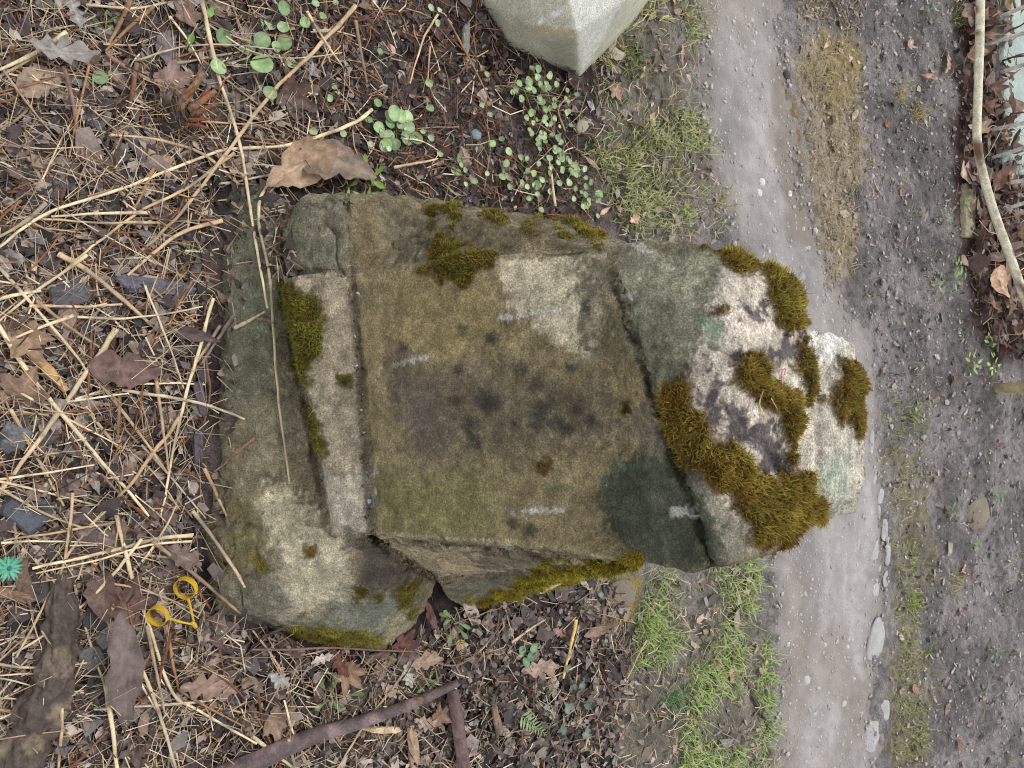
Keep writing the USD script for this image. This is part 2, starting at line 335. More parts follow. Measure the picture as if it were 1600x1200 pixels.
for nm, pts in SOLIDS.items():
    eq = np.unique(np.round(ConvexHull(np.array(pts)).equations, 5), axis=0).astype(np.float32)
    EQ[nm] = eq
    # only where the solid can matter
    pa = np.array(pts); i0 = np.maximum(((pa.min(0) - 0.05 - lo) / H).astype(int), 0); i1 = np.minimum(((pa.max(0) + 0.05 - lo) / H).astype(int) + 2, shape)
    sl = tuple(slice(a, b) for a, b in zip(i0, i1))
    d = np.full(tuple(b - a for a, b in zip(i0, i1)), -9, np.float32)
    for e in eq:
        np.maximum(d, e[0] * gx3[sl[0]] + e[1] * gy3[:, sl[1]] + e[2] * gz3[:, :, sl[2]] + e[3], out=d)
    u = U[sl]; h = np.clip(SM - np.abs(u - d), 0, None)
    U[sl] = np.minimum(u, d) - h * h / (4 * SM)
U = gaussian_filter(U, 0.55)

def surface_nets(u, lo, h):
    s = u < 0
    idx = np.zeros(u.shape, bool)[:-1, :-1, :-1]
    corners = [(i, j, k) for i in (0, 1) for j in (0, 1) for k in (0, 1)]
    c = [s[i:u.shape[0] - 1 + i, j:u.shape[1] - 1 + j, k:u.shape[2] - 1 + k] for i, j, k in corners]
    tot = sum(x.astype(np.int8) for x in c)
    cells = np.argwhere((tot > 0) & (tot < 8))
    num = np.full(tuple(n - 1 for n in u.shape), -1, np.int64)
    num[tuple(cells.T)] = np.arange(len(cells))
    acc, cnt = np.zeros((len(cells), 3)), np.zeros(len(cells))
    val = {cr: u[tuple((cells + cr).T)] for cr in corners}
    for a in corners:
        for ax in range(3):
            if a[ax] == 0:
                b = list(a); b[ax] = 1; b = tuple(b)
                va, vb = val[a], val[b]; m = (va < 0) != (vb < 0)
                tt = np.where(m, va / np.where(m, va - vb, 1), 0)
                pt = np.array(a, float)[None] + 0 * tt[:, None]; pt[:, ax] += tt
                acc += pt * m[:, None]; cnt += m
    v = (cells + acc / cnt[:, None]) * h + lo
    faces = []
    for ax in range(3):
        o1, o2 = [(1, 2), (2, 0), (0, 1)][ax]
        a = [slice(1, -1)] * 3; b = list(a); a[ax] = slice(0, -1); b[ax] = slice(1, None)
        sa, sb = s[tuple(a)], s[tuple(b)]
        e = np.argwhere(sa != sb); flip = sa[tuple(e.T)]
        off = np.ones(3, int); off[ax] = 0
        e = e + off
        d1, d2 = np.zeros(3, int), np.zeros(3, int); d1[o1] = 1; d2[o2] = 1
        qd = np.stack([num[tuple((e - d1 - d2).T)], num[tuple((e - d2).T)], num[tuple(e.T)], num[tuple((e - d1).T)]], 1)
        qd[~flip] = qd[~flip][:, ::-1]
        faces.append(qd)
    return v, np.vstack(faces)

MV, MF = surface_nets(U, lo, H)
MF = MF[(MF >= 0).all(1)]
def subdivide(v, q):
    """every quad in four"""
    e = np.vstack([q[:, [i, (i + 1) % 4]] for i in range(4)]); e.sort(1)
    key = e[:, 0].astype(np.int64) * len(v) + e[:, 1]
    u, inv = np.unique(key, return_inverse=True)
    mid_ = (v[u // len(v)] + v[u % len(v)]) / 2
    nq = len(q); em = (inv + len(v)).reshape(4, nq).T
    c = np.arange(nq) + len(v) + len(u)
    vv = np.vstack([v, mid_, v[q].mean(1)])
    return vv, np.vstack([np.stack([q[:, i], em[:, i], c, em[:, (i + 3) % 4]], 1) for i in range(4)])
MF = MF[(MV[MF][:, :, 2] > -.03).all(1)]
MV, MF = subdivide(MV, MF)
acc = np.zeros_like(MV); cn = np.zeros(len(MV))
for a in range(4):
    np.add.at(acc, MF[:, a], MV[MF[:, (a + 1) % 4]] + MV[MF[:, (a + 3) % 4]]); np.add.at(cn, MF[:, a], 2)
MV = .6 * MV + .4 * acc / np.maximum(cn, 1)[:, None]
MN = vnormals(MV, MF)
# weathering: broad swells everywhere, chips and roughness on the rock, little on the dressed face
which = np.stack([(MV @ EQ[n][:, :3].T + EQ[n][:, 3]).max(1) for n in SOLIDS], 1).argmin(1)
names = list(SOLIDS)
wr = np.array([{'slab': .25, 'ledge': .45, 'head': .8, 'back_shoulder': .8}.get(n, 1.0) for n in names])[which]
for _ in range(4):     # blend the roughness across seams
    acc = np.zeros(len(MV)); c = np.zeros(len(MV))
    for a in range(4):
        np.add.at(acc, MF[:, a], wr[MF[:, (a + 1) % 4]]); np.add.at(c, MF[:, a], 1)
    wr = 0.5 * wr + 0.5 * acc / np.maximum(c, 1)
fac = np.abs(fbm(MV * 11 + 3, 2, 57) - .5)
disp = wr * (0.026 * (fbm(MV * 9, 3, 51) - 0.5) + 0.016 * (fbm(MV * 26, 3, 52) - 0.5) - .03 * np.clip(.06 - fac, 0, 1)) + (0.35 + 0.65 * wr) * (0.007 * (fbm(MV * 80, 3, 53) - 0.5) + .0035 * (fbm(MV * 220, 2, 56) - .5))
ridg = 1 - np.abs(2 * fbm(MV * 14 + 7, 3, 54) - 1)
disp -= wr * 0.006 * smooth01(ridg, 0.9, 1.0) * smooth01(fbm(MV * 5, 2, 55), .45, .6)
MV = MV + MN * disp[:, None]
# worn joints and grooves cut into the stone
MN = vnormals(MV, MF); pj = project(MV); ff_ = ((EYE - MV) * MN).sum(1) > 0
for line, depth, wide in (([(958, 425), (984, 508), (1022, 622), (1066, 744), (1112, 884)], .016, 7), ([(434, 428), (462, 560), (490, 700), (514, 836)], .008, 5), ([(541, 302), (546, 424)], .006, 5), ([(552, 424), (566, 560), (578, 700), (584, 834)], .009, 5),
                          ([(452, 427), (546, 427)], .010, 6), ([(592, 847), (800, 860), (985, 888)], .008, 5), ([(786, 404), (942, 390)], .006, 5), ([(690, 907), (780, 900), (870, 890), (990, 884)], .008, 5), ([(520, 838), (580, 842), (640, 880), (674, 902)], .008, 7), ([(1266, 440), (1280, 520), (1282, 620), (1278, 720), (1288, 800)], .006, 6), ([(1110, 540), (1150, 560), (1200, 548)], .008, 6), ([(1160, 660), (1200, 700), (1240, 770)], .008, 7)):
    dd = np.full(len(MV), 1e9)
    for a, b in zip(line[:-1], line[1:]):
        a, b = np.array(a, float), np.array(b, float); e = b - a; w_ = pj - a; t_ = np.clip(w_ @ e / (e @ e), 0, 1); dd = np.minimum(dd, np.hypot(*(w_ - t_[:, None] * e).T))
    dd += 5 * (fbm(MV * 60, 2, 59) - .5)
    MV = MV - MN * (depth * np.exp(-(dd / wide) ** 2) * ff_)[:, None]
MN = vnormals(MV, MF)
mono = trimesh.Trimesh(MV, np.vstack([MF[:, [0, 1, 2]], MF[:, [0, 2, 3]]]), process=False)
RAYS = mono.ray
mp = project(MV)
front_facing = ((EYE - MV) * MN).sum(1) > 0

# colours of the stone: its own tone, then lichen, algae and soot where they grow
b1, b2, b3, b4, b5 = fbm(MV * 10, 4, 61), fbm(MV * 45, 3, 62), fbm(MV * 5, 3, 63), fbm(MV * 120, 2, 64), fbm(MV * 300, 2, 65)
def mixc(a, b, k): return a * (1 - k[:, None]) + b * k[:, None]
mc = np.broadcast_to(lin((124, 114, 88)), MV.shape).copy()
mc = mixc(mc, lin((150, 136, 108)), smooth01(b1 + .4 * (b2 - .5), .45, .75))
mc = mixc(mc, lin((84, 84, 66)), smooth01(b3 + .3 * (b2 - .5), .5, .72) * .8)
mc = mixc(mc, lin((70, 66, 58)), smooth01(b2, .58, .78) * .55)
def paint(poly, c, soft, st, amp, scale=14.0, only=None, dith=1.0):
    poly = np.asarray(poly, float); m = soft + amp * 1.4 + 2
    I = np.where(front_facing & (mp > poly.min(0) - m).all(1) & (mp < poly.max(0) + m).all(1))[0]
    if not len(I): return
    sd = poly_sd(mp[I], poly) + amp * 2 * (fbm(MV[I] * scale, 4, int(abs(poly[0][0]) * 3 + abs(poly[0][1]))) - 0.5) + amp * (b4[I] - .5) + dith * (soft + 5) * (1.5 * (b5[I] - .5) + 1.2 * (b4[I] - .5))
    k = smooth01(sd, -soft, soft) * st
    if only is not None: k = k * only[I]
    mc[I] = mixc(mc[I], lin(c), k)
speck = smooth01(b2 + .5 * (b4 - .5), .42, .62)
# the dressed face
paint([(545, 420), (960, 385), (1010, 620), (1050, 885), (600, 840), (560, 620)], (142, 128, 90), 14, .85, 10)
paint([(600, 430), (770, 430), (800, 560), (700, 640), (590, 600)], (150, 132, 86), 30, .7, 40)
paint([(585, 540), (700, 560), (960, 580), (1000, 640), (930, 700), (800, 720), (640, 700)], (108, 97, 80), 30, .75, 50)
paint([(625, 590), (700, 600), (690, 720), (630, 700)], (104, 92, 88), 20, .6, 30)
paint([(590, 740), (760, 740), (780, 830), (640, 838), (590, 830)], (118, 114, 68), 30, .75, 40)
paint([(640, 780), (720, 760), (745, 832), (650, 836)], (132, 130, 78), 24, .5, 30)
paint([(782, 404), (950, 390), (945, 470), (925, 560), (860, 530), (790, 480)], (202, 190, 160), 12, 1, 14, 24)
paint([(905, 396), (940, 400), (980, 520), (1000, 560), (910, 560), (890, 520)], (82, 84, 66), 12, .75, 20, 20, .4 + .6 * speck)
paint([(940, 400), (965, 410), (990, 500), (960, 500)], (176, 162, 134), 8, .5, 14, 24, speck)

paint([(990, 660), (1030, 650), (1050, 700), (1000, 720)], (128, 122, 112), 12, .6, 14)
for px, py, r in [(722, 512, 9), (768, 530, 10), (756, 625, 16), (772, 628, 14), (715, 575, 8), (815, 578, 9), (838, 605, 11), (845, 640, 16), (870, 660, 15), (835, 660, 14), (900, 640, 12), (922, 660, 11), (885, 672, 13), (806, 665, 10), (735, 665, 14), (860, 630, 9), (890, 575, 8), (632, 545, 7), (740, 690, 12), (802, 820, 8), (830, 828, 11), (712, 628, 9), (790, 505, 7), (915, 480, 7)]:
    a = np.linspace(0, 6.28, 10)[:-1]
    paint(np.stack([px + r * np.cos(a), py + r * np.sin(a)], 1), (62, 63, 56), 7, .8, 3, 40, dith=.5)
# head
paint([(950, 380), (1120, 385), (1150, 430), (1110, 520), (1050, 600), (1060, 740), (1110, 880), (1090, 800), (1020, 620), (970, 480)], (138, 138, 116), 12, .85, 14)
paint([(985, 470), (1060, 540), (1060, 600), (1040, 640), (1000, 560)], (92, 96, 78), 14, .65, 24)
paint([(1040, 410), (1130, 420), (1110, 510), (1060, 500)], (166, 162, 138), 12, .75, 24, 24, speck)
paint([(1060, 700), (1080, 690), (1118, 780), (1122, 830), (1095, 800)], (128, 130, 118), 8, .6, 12)
paint([(985, 368), (1120, 384), (1200, 420), (1180, 420), (1100, 395), (1040, 400)], (98, 94, 74), 8, .7, 10)
paint([(1085, 745), (1140, 770), (1180, 862), (1130, 880), (1105, 820)], (146, 142, 124), 10, .75, 18, 24)
paint([(932, 770), (960, 728), (1000, 712), (1052, 715), (1090, 775), (1128, 830), (1130, 890), (1010, 892), (950, 830)], (76, 82, 66), 12, .95, 16)
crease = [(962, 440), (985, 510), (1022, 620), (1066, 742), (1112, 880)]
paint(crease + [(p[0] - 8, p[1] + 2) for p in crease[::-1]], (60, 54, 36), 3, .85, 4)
# the broken top
paint([(1130, 425), (1200, 430), (1265, 470), (1285, 530), (1280, 800), (1180, 850), (1110, 760), (1050, 620), (1100, 515)], (202, 190, 174), 7, .97, 12)
for poly in ([(1140, 555), (1200, 540), (1262, 500), (1275, 560), (1220, 570), (1150, 600)], [(1165, 660), (1215, 640), (1235, 760), (1185, 760)], [(1110, 560), (1140, 600), (1120, 680), (1100, 640)], [(1160, 470), (1172, 465), (1170, 490), (1158, 490)], [(1185, 475), (1196, 480), (1188, 500), (1176, 495)], [(1130, 640), (1165, 640), (1180, 700), (1140, 690)], [(1190, 700), (1230, 690), (1240, 770), (1200, 780)]):
    paint(poly, (80, 73, 77), 8, .9, 26, 30)
paint([(1262, 510), (1300, 508), (1345, 545), (1356, 640), (1352, 740), (1335, 805), (1262, 800)], (198, 190, 174), 6, .97, 8)
paint([(1270, 515), (1318, 515), (1310, 570), (1275, 570)], (232, 231, 226), 8, .9, 16)
paint([(1275, 715), (1325, 715), (1325, 785), (1280, 780)], (150, 168, 148), 14, .7, 20)
paint([(1095, 500), (1120, 500), (1125, 530), (1105, 535)], (120, 170, 130), 8, .6, 8)
paint([(1245, 425), (1275, 470), (1270, 500), (1255, 470)], (134, 130, 116), 6, .7, 6)
paint([(1285, 775), (1340, 775), (1335, 825), (1285, 830)], (150, 150, 132), 8, .8, 8)
# left flank
paint([(540, 300), (900, 350), (940, 380), (780, 400), (550, 420)], (116, 104, 78), 12, .7, 14)
paint([(600, 330), (700, 340), (690, 420), (610, 420)], (92, 90, 74), 20, .6, 30, 14, speck)
paint([(545, 300), (580, 305), (590, 420), (548, 420)], (138, 118, 80), 10, .5, 14)
paint([(880, 340), (945, 372), (940, 388), (870, 370)], (110, 106, 100), 8, .7, 8)
paint([(450, 300), (545, 300), (545, 425), (450, 430)], (108, 110, 92), 14, .8, 20)
paint([(480, 340), (520, 330), (525, 370), (490, 375)], (140, 128, 108), 12, .6, 20)
# ledge and foot
paint([(440, 430), (550, 425), (582, 834), (512, 834)], (158, 146, 124), 8, .85, 12)
paint([(505, 740), (575, 740), (580, 832), (515, 832)], (190, 184, 164), 14, .85, 24)
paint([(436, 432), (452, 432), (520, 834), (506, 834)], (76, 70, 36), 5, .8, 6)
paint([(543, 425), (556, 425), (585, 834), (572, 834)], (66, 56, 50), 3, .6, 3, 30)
paint([(340, 290), (440, 290), (440, 640), (345, 640)], (114, 118, 98), 20, .75, 30)
paint([(350, 640), (470, 560), (490, 700), (400, 760), (350, 740)], (134, 128, 102), 20, .65, 40)
paint([(420, 760), (505, 800), (560, 850), (560, 940), (520, 985), (440, 970), (430, 860)], (196, 186, 156), 18, .9, 36)
paint([(345, 770), (400, 780), (420, 900), (350, 900)], (110, 104, 62), 20, .7, 34)
paint([(340, 900), (430, 900), (470, 985), (350, 975)], (130, 126, 108), 20, .8, 24)
paint([(520, 940), (620, 920), (640, 975), (560, 1010), (480, 990)], (118, 124, 110), 16, .8, 24)
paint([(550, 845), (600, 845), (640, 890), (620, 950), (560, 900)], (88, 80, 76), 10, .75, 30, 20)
paint([(455, 978), (600, 990), (610, 1018), (440, 995)], (116, 108, 44), 9, .85, 16)
paint([(600, 975), (640, 950), (650, 985), (605, 1010)], (156, 146, 112), 10, .7, 16)
# right flank
paint([(596, 839), (800, 851), (1000, 883), (870, 892), (690, 908), (620, 876)], (166, 150, 120), 5, .9, 4)
paint([(586, 832), (800, 845), (990, 878), (990, 881), (800, 849), (588, 837)], (176, 164, 124), 2.5, .7, 2)
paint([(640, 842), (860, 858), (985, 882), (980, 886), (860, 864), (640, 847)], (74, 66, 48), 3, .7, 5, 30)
paint([(760, 860), (860, 862), (850, 895), (740, 885)], (96, 86, 68), 8, .7, 20, 24)
paint([(685, 905), (830, 893), (800, 915), (740, 935), (700, 925)], (114, 110, 92), 8, .8, 12)
# bird droppings and scratches, old lichen white
for poly, st in (([(792, 797), (806, 795), (806, 806), (794, 807)], .95), ([(800, 800), (830, 793), (886, 794), (886, 801), (830, 801)], .7), ([(1045, 793), (1088, 790), (1086, 806), (1050, 808)], .75), ([(778, 493), (800, 492), (905, 474), (905, 479), (800, 501), (778, 500)], .75),
                 ([(985, 382), (1008, 380), (1020, 396), (1000, 394)], .75), ([(974, 462), (990, 458), (988, 468), (976, 468)], .8), ([(1036, 604), (1066, 598), (1064, 606), (1038, 612)], .7), ([(612, 568), (640, 560), (672, 552), (670, 558), (640, 566), (614, 573)], .6), ([(784, 850), (802, 850), (800, 858), (786, 857)], .8), ([(1112, 545), (1122, 545), (1124, 560), (1112, 560)], .9), ([(1130, 690), (1150, 688), (1150, 702), (1134, 702)], .8), ([(1205, 738), (1216, 738), (1214, 752), (1206, 752)], .85)):
    paint(poly, (212, 212, 204), 2.8, st * .8, 3.5, 70, dith=.8)
for poly in ([(955, 724), (1005, 726), (1005, 734), (955, 733)], [(850, 759), (888, 757), (888, 763), (852, 765)]):
    paint(poly, (78, 116, 80), 3, .6, 4, 90, dith=.5)

mc = mc * .84
mc = mc * .84 + (mc @ np.array([.3, .55, .15]))[:, None] * .16

# moss: cushions that sit on the stone, one per patch
MOSS = [  # traced outline, dark tone, light tone, blade length
    ([(686, 372), (712, 378), (730, 392), (752, 388), (775, 400), (768, 420), (745, 425), (722, 452), (690, 430), (664, 424), (682, 400)], (78, 66, 20), (128, 104, 34), .010),
    ([(696, 320), (716, 315), (726, 338), (708, 352), (692, 342)], (84, 72, 24), (126, 104, 40), .009),
    ([(668, 328), (682, 325), (684, 350), (674, 352)], (84, 72, 24), (120, 100, 40), .007),
    ([(752, 325), (778, 325), (794, 342), (782, 354), (760, 348)], (84, 70, 24), (126, 104, 40), .009),
    ([(818, 352), (838, 350), (846, 360), (828, 364)], (84, 70, 24), (120, 100, 40), .006),
    ([(840, 336), (900, 344), (930, 352), (944, 368), (930, 380), (916, 366), (880, 348)], (96, 84, 22), (146, 124, 40), .011),
    ([(862, 354), (880, 356), (896, 366), (890, 373), (872, 368)], (90, 78, 22), (130, 110, 36), .008),
    ([(440, 444), (470, 446), (500, 470), (512, 490), (505, 530), (495, 560), (480, 602), (466, 590), (456, 540), (444, 490)], (74, 72, 18), (120, 114, 36), .009),
    ([(474, 632), (494, 628), (502, 660), (510, 690), (500, 716), (488, 700)], (78, 68, 22), (116, 104, 36), .007),
    ([(530, 590), (552, 586), (554, 600), (538, 606)], (76, 68, 22), (116, 104, 36), .006),
    ([(1034, 620), (1070, 590), (1085, 610), (1098, 650), (1112, 690), (1150, 690), (1175, 720), (1180, 740), (1225, 745), (1245, 730), (1262, 740), (1290, 790), (1290, 830), (1245, 852), (1190, 862), (1165, 820), (1135, 770), (1090, 750), (1058, 720), (1040, 670)], (96, 68, 24), (164, 128, 46), .014),
    ([(1160, 555), (1185, 560), (1200, 590), (1235, 600), (1255, 610), (1252, 650), (1250, 720), (1225, 735), (1230, 690), (1212, 640), (1180, 615), (1140, 600), (1146, 572)], (94, 68, 24), (158, 124, 46), .013),
    ([(1258, 520), (1268, 560), (1282, 600), (1282, 625), (1256, 615), (1250, 570)], (84, 66, 26), (126, 104, 44), .009),
    ([(1192, 425), (1225, 430), (1255, 470), (1258, 515), (1232, 516), (1204, 505), (1192, 460)], (96, 72, 22), (154, 124, 44), .014),
    ([(1112, 384), (1140, 384), (1200, 410), (1225, 428), (1200, 432), (1160, 424), (1130, 410)], (98, 76, 22), (152, 124, 44), .012),
    ([(1306, 560), (1325, 556), (1345, 580), (1356, 600), (1354, 680), (1340, 690), (1322, 665), (1305, 640), (1290, 600), (1300, 585)], (90, 66, 26), (146, 112, 44), .011),
    ([(1118, 480), (1138, 478), (1140, 492), (1122, 500), (1114, 492)], (104, 72, 30), (150, 112, 46), .008),
    ([(1233, 430), (1248, 430), (1248, 444), (1236, 444)], (64, 60, 26), (96, 90, 36), .007),
    ([(1260, 446), (1270, 456), (1271, 490), (1264, 486)], (84, 72, 32), (124, 106, 46), .006),
    ([(966, 626), (990, 625), (990, 644), (972, 648)], (74, 56, 22), (104, 82, 30), .007),
    ([(835, 722), (858, 720), (860, 732), (840, 734)], (84, 62, 26), (104, 80, 34), .005),
    ([(620, 915), (650, 905), (658, 950), (640, 968), (615, 950)], (90, 82, 24), (132, 118, 40), .007),
    ([(584, 925), (602, 922), (600, 940), (586, 940)], (88, 80, 26), (120, 108, 40), .006),
    ([(552, 920), (572, 915), (572, 934), (556, 936)], (88, 80, 26), (118, 104, 40), .006),
    ([(470, 850), (494, 850), (494, 874), (472, 872)], (104, 92, 44), (132, 118, 60), .005),
    ([(450, 988), (520, 985), (600, 992), (606, 1016), (520, 1008)], (104, 96, 32), (150, 138, 52), .007),
    ([(392, 870), (420, 868), (432, 895), (405, 903)], (112, 100, 48), (140, 124, 60), .005),
    ([(800, 915), (840, 890), (900, 878), (1000, 872), (1005, 884), (940, 900), (870, 918), (740, 950), (730, 945)], (126, 108, 22), (186, 164, 44), .010),
]
GRAVE = xform('gravestone', label='weathered tilted stone monument with smooth blank face and mossy broken top', category='gravestone')
tri_all = np.vstack([MF[:, [0, 1, 2]], MF[:, [0, 2, 3]]])
ctr = MV[tri_all].mean(1); area = np.linalg.norm(np.cross(MV[tri_all[:, 1]] - MV[tri_all[:, 0]], MV[tri_all[:, 2]] - MV[tri_all[:, 0]]), axis=1) / 2
cproj = project(ctr); cnrm = MN[tri_all].mean(1); facing = ((EYE - ctr) * cnrm).sum(1) > 0
raise_v = np.zeros(len(MV)); mossn = 52 * (fbm(MV * 38, 5, 71) - .5) + 16 * (fbm(MV * 160, 2, 70) - .5)
for poly, d, l, bl in MOSS:
    big = 3 if np.ptp(np.array(poly), 0).max() > 75 else 0
    sdv = poly_sd(mp, poly) + mossn + big
    kv = smooth01(sdv, -2, 3) * front_facing
    raise_v = np.maximum(raise_v, smooth01(sdv, -2, 16) * front_facing * bl * .6)
    mc = mixc(mc, lin(d) * .8, kv * (.55 + .45 * smooth01(sdv, 0, 12)))
moss_lift = raise_v * (0.5 + fbm(MV * 60, 2, 72))
MV2 = MV + MN * moss_lift[:, None]
MN2 = vnormals(MV2, MF)
part_label = {'slab': 'smooth blank front face stained brown and green', 'head': 'rough top block with pale broken stone'}
part_name = {'slab': 'front_slab', 'left_flank': 'rock_flank', 'right_flank': 'rock_flank', 'moss_rock': 'side_rock', 'foot_slab': 'foot_stone', 'ledge': 'ledge', 'left_block': 'side_block', 'boulder': 'base_boulder', 'head': 'top_block', 'back_shoulder': 'rear_block', 'back_stone': 'rear_stone'}
fw = which[MF[:, 0]]
for i, nme in enumerate(names):
    ff = MF[fw == i]
    if not len(ff): continue
    ids, inv = np.unique(ff, return_inverse=True)
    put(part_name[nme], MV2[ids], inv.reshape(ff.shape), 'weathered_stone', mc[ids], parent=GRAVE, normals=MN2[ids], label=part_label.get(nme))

def blades(pts, nrm, length, spread, width, dark, light, r, seg=2, drop=0.0, scale=None):
    """short bent blades standing on a surface: moss, grass. Returns vertices, faces, colours"""
    n = len(pts)
    d = nrm + spread * r.normal(size=(n, 3)); d[:, 2] -= drop; d /= np.linalg.norm(d, axis=1, keepdims=True)
    side = np.cross(d, r.normal(size=(n, 3))); side /= np.linalg.norm(side, axis=1, keepdims=True)
    bend = r.normal(size=(n, 3)) * 0.5; L = (length * r.uniform(.5, 1.3, n))[:, None] * (1 if scale is None else scale)
    rows = []; cols = []
    k = r.uniform(0, 1, n)[:, None]
    for s in range(seg + 1):
        t = s / seg
        c = pts + d * L * t + bend * L * t * t * .6
        wv = side * (width * (1 - .85 * t))
        rows += [c - wv, c + wv]
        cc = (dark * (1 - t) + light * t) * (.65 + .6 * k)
        cols += [cc, cc]
    v = np.stack(rows, 1); c = np.stack(cols, 1); m = 2 * (seg + 1)
    base = np.arange(n)[:, None] * m
    f = np.vstack([base + np.array([2 * s, 2 * s + 1, 2 * s + 3, 2 * s + 2]) for s in range(seg)])
    return v.reshape(-1, 3), f, c.reshape(-1, 3)

inst = mono
mr = np.random.default_rng(99)
vis_tri = facing & (cproj[:, 0] > 300)
mossc = mossn[tri_all].mean(1)
for poly, d, l, bl in MOSS:
    sd = poly_sd(cproj, poly) + mossc + (3 if np.ptp(np.array(poly), 0).max() > 75 else 0)
    ok = np.where((sd > 0) & vis_tri)[0]
    if len(ok) < 3: continue
    # first visible surface only
    hit = RAYS.intersects_first(np.repeat(EYE[None], len(ok), 0), ctr[ok] - EYE)
    dist = np.where(hit >= 0, np.linalg.norm(ctr[hit] - ctr[ok], axis=1), 9)
    ok = ok[dist < 0.03]
    if len(ok) < 3: continue
    A = area[ok]; n = int(min(16000, max(80, A.sum() * 480000)))
    deep = .12 + smooth01(sd[ok], 0, 16); A = A * deep; pick = mr.choice(ok, n, p=A / A.sum()); dl = (.55 + .45 * smooth01(sd[pick], 0, 22))[:, None]; wts = mr.dirichlet((1, 1, 1), n)
    pts = (MV2[tri_all[pick]] * wts[:, :, None]).sum(1); nn = cnrm[pick]
    lean = np.stack([fbm(pts * 60 + 9 * i, 2, 74 + i) - .5 for i in range(3)], 1) * 2.2
    nn2 = nn + lean; nn2 /= np.linalg.norm(nn2, axis=1, keepdims=True)
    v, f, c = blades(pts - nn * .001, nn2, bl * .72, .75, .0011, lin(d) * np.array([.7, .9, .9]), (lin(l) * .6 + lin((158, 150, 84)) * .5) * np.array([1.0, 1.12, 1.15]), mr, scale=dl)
    br = np.repeat(smooth01(fbm(pts * 28, 3, 79) + .25 * mr.uniform(-1, 1, len(pts)), .45, .7), 6)[:, None] * .6; c = c * (1 - br) + lin((112, 78, 34)) * br
    tint = np.repeat(fbm(pts * 45, 3, 73), 6)[:, None]; c = c * (0.2 + 1.6 * tint)
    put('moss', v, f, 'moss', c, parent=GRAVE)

MONO_RAYS = trimesh.Trimesh(MV2, tri_all, process=False).ray
def surf_hits(px, py):
    """the point under each traced pixel: the stone if it stands in the way, else the ground"""
    px, py = np.atleast_1d(px).astype(float), np.atleast_1d(py).astype(float)
    d = np.array([ray(a, b) for a, b in zip(px, py)])
    out = np.array([ground_at(a, b) for a, b in zip(px, py)])
    on = np.zeros(len(px), bool)
    loc, ri, _ = MONO_RAYS.intersects_location(np.repeat(EYE[None], len(d), 0), d, multiple_hits=False)
    for p, i in zip(loc, ri):
        if np.linalg.norm(p - EYE) < np.linalg.norm(out[i] - EYE): out[i] = p; on[i] = True
    return out, on

# ------------------------------------------------------------------ shapes of the litter
def many_ground(px, py):
    d = FWD * FPX + UPV * (px[:, None] - 800.0) + RGT * (py[:, None] - 600.0)
    z = np.full(len(px), 0.012)
    for _ in range(3):
        p = EYE + d * ((z - CAM_H) / d[:, 2])[:, None]; z = gz(p[:, 0], p[:, 1])
    p = EYE + d * ((z - CAM_H) / d[:, 2])[:, None]
    dn = d / np.linalg.norm(d, axis=1, keepdims=True)
    hit = MONO_RAYS.intersects_first(np.repeat(EYE[None], len(d), 0), dn) >= 0
    return p, hit

def sample_px(poly, n, r, clear=True):
    """n random spots of the ground inside a traced outline, none of them behind the stone"""
    poly = np.asarray(poly, float); out = []
    got = 0
    while got < n:
        q = r.uniform(poly.min(0), poly.max(0), (max(64, n * 2), 2)); q = q[poly_sd(q, poly) > 0]
        p, hit = many_ground(q[:, 0], q[:, 1]); p = p[~hit]
        out.append(p); got += len(p)
    return np.vstack(out)[:n]

def catmull(pts, m):
    p = np.asarray(pts, float); p = np.vstack([2 * p[0] - p[1], p, 2 * p[-1] - p[-2]])
    out = []
    for i in range(1, len(p) - 2):
        t = np.linspace(0, 1, m, endpoint=False)[:, None]
        out.append(.5 * (2 * p[i] + (p[i + 1] - p[i - 1]) * t + (2 * p[i - 1] - 5 * p[i] + 4 * p[i + 1] - p[i + 2]) * t ** 2 + (3 * p[i] - p[i - 1] - 3 * p[i + 1] + p[i + 2]) * t ** 3))
    return np.vstack(out + [p[-2:-1]])

def tube(pts, rad, sides=6, flat=1.0, cap=True):
    p = np.asarray(pts, float); n = len(p)
    t = np.gradient(p, axis=0); t /= np.linalg.norm(t, axis=1, keepdims=True) + 1e-12
    a = np.cross(t, [0, 0, 1.0]) + 1e-6; a /= np.linalg.norm(a, axis=1, keepdims=True); b = np.cross(a, t)
    ang = np.arange(sides) * 2 * np.pi / sides
    rad = np.broadcast_to(rad, (n,))[:, None, None]
    v = p[:, None] + rad * (np.cos(ang)[None, :, None] * a[:, None] + flat * np.sin(ang)[None, :, None] * b[:, None])
    i, j = np.meshgrid(np.arange(n - 1), np.arange(sides), indexing='ij')
    q = np.stack([i * sides + j, i * sides + (j + 1) % sides, (i + 1) * sides + (j + 1) % sides, (i + 1) * sides + j], -1).reshape(-1, 4)
    f = np.vstack([q[:, [0, 1, 2]], q[:, [0, 2, 3]]]); v = v.reshape(-1, 3)
    if cap:
        m = len(v); v = np.vstack([v, p[0], p[-1]])
        k = np.arange(sides); e = (n - 1) * sides
        f = np.vstack([f, np.stack([np.full(sides, m), (k + 1) % sides, k], 1), np.stack([np.full(sides, m + 1), e + k, e + (k + 1) % sides], 1)])
    return v, f

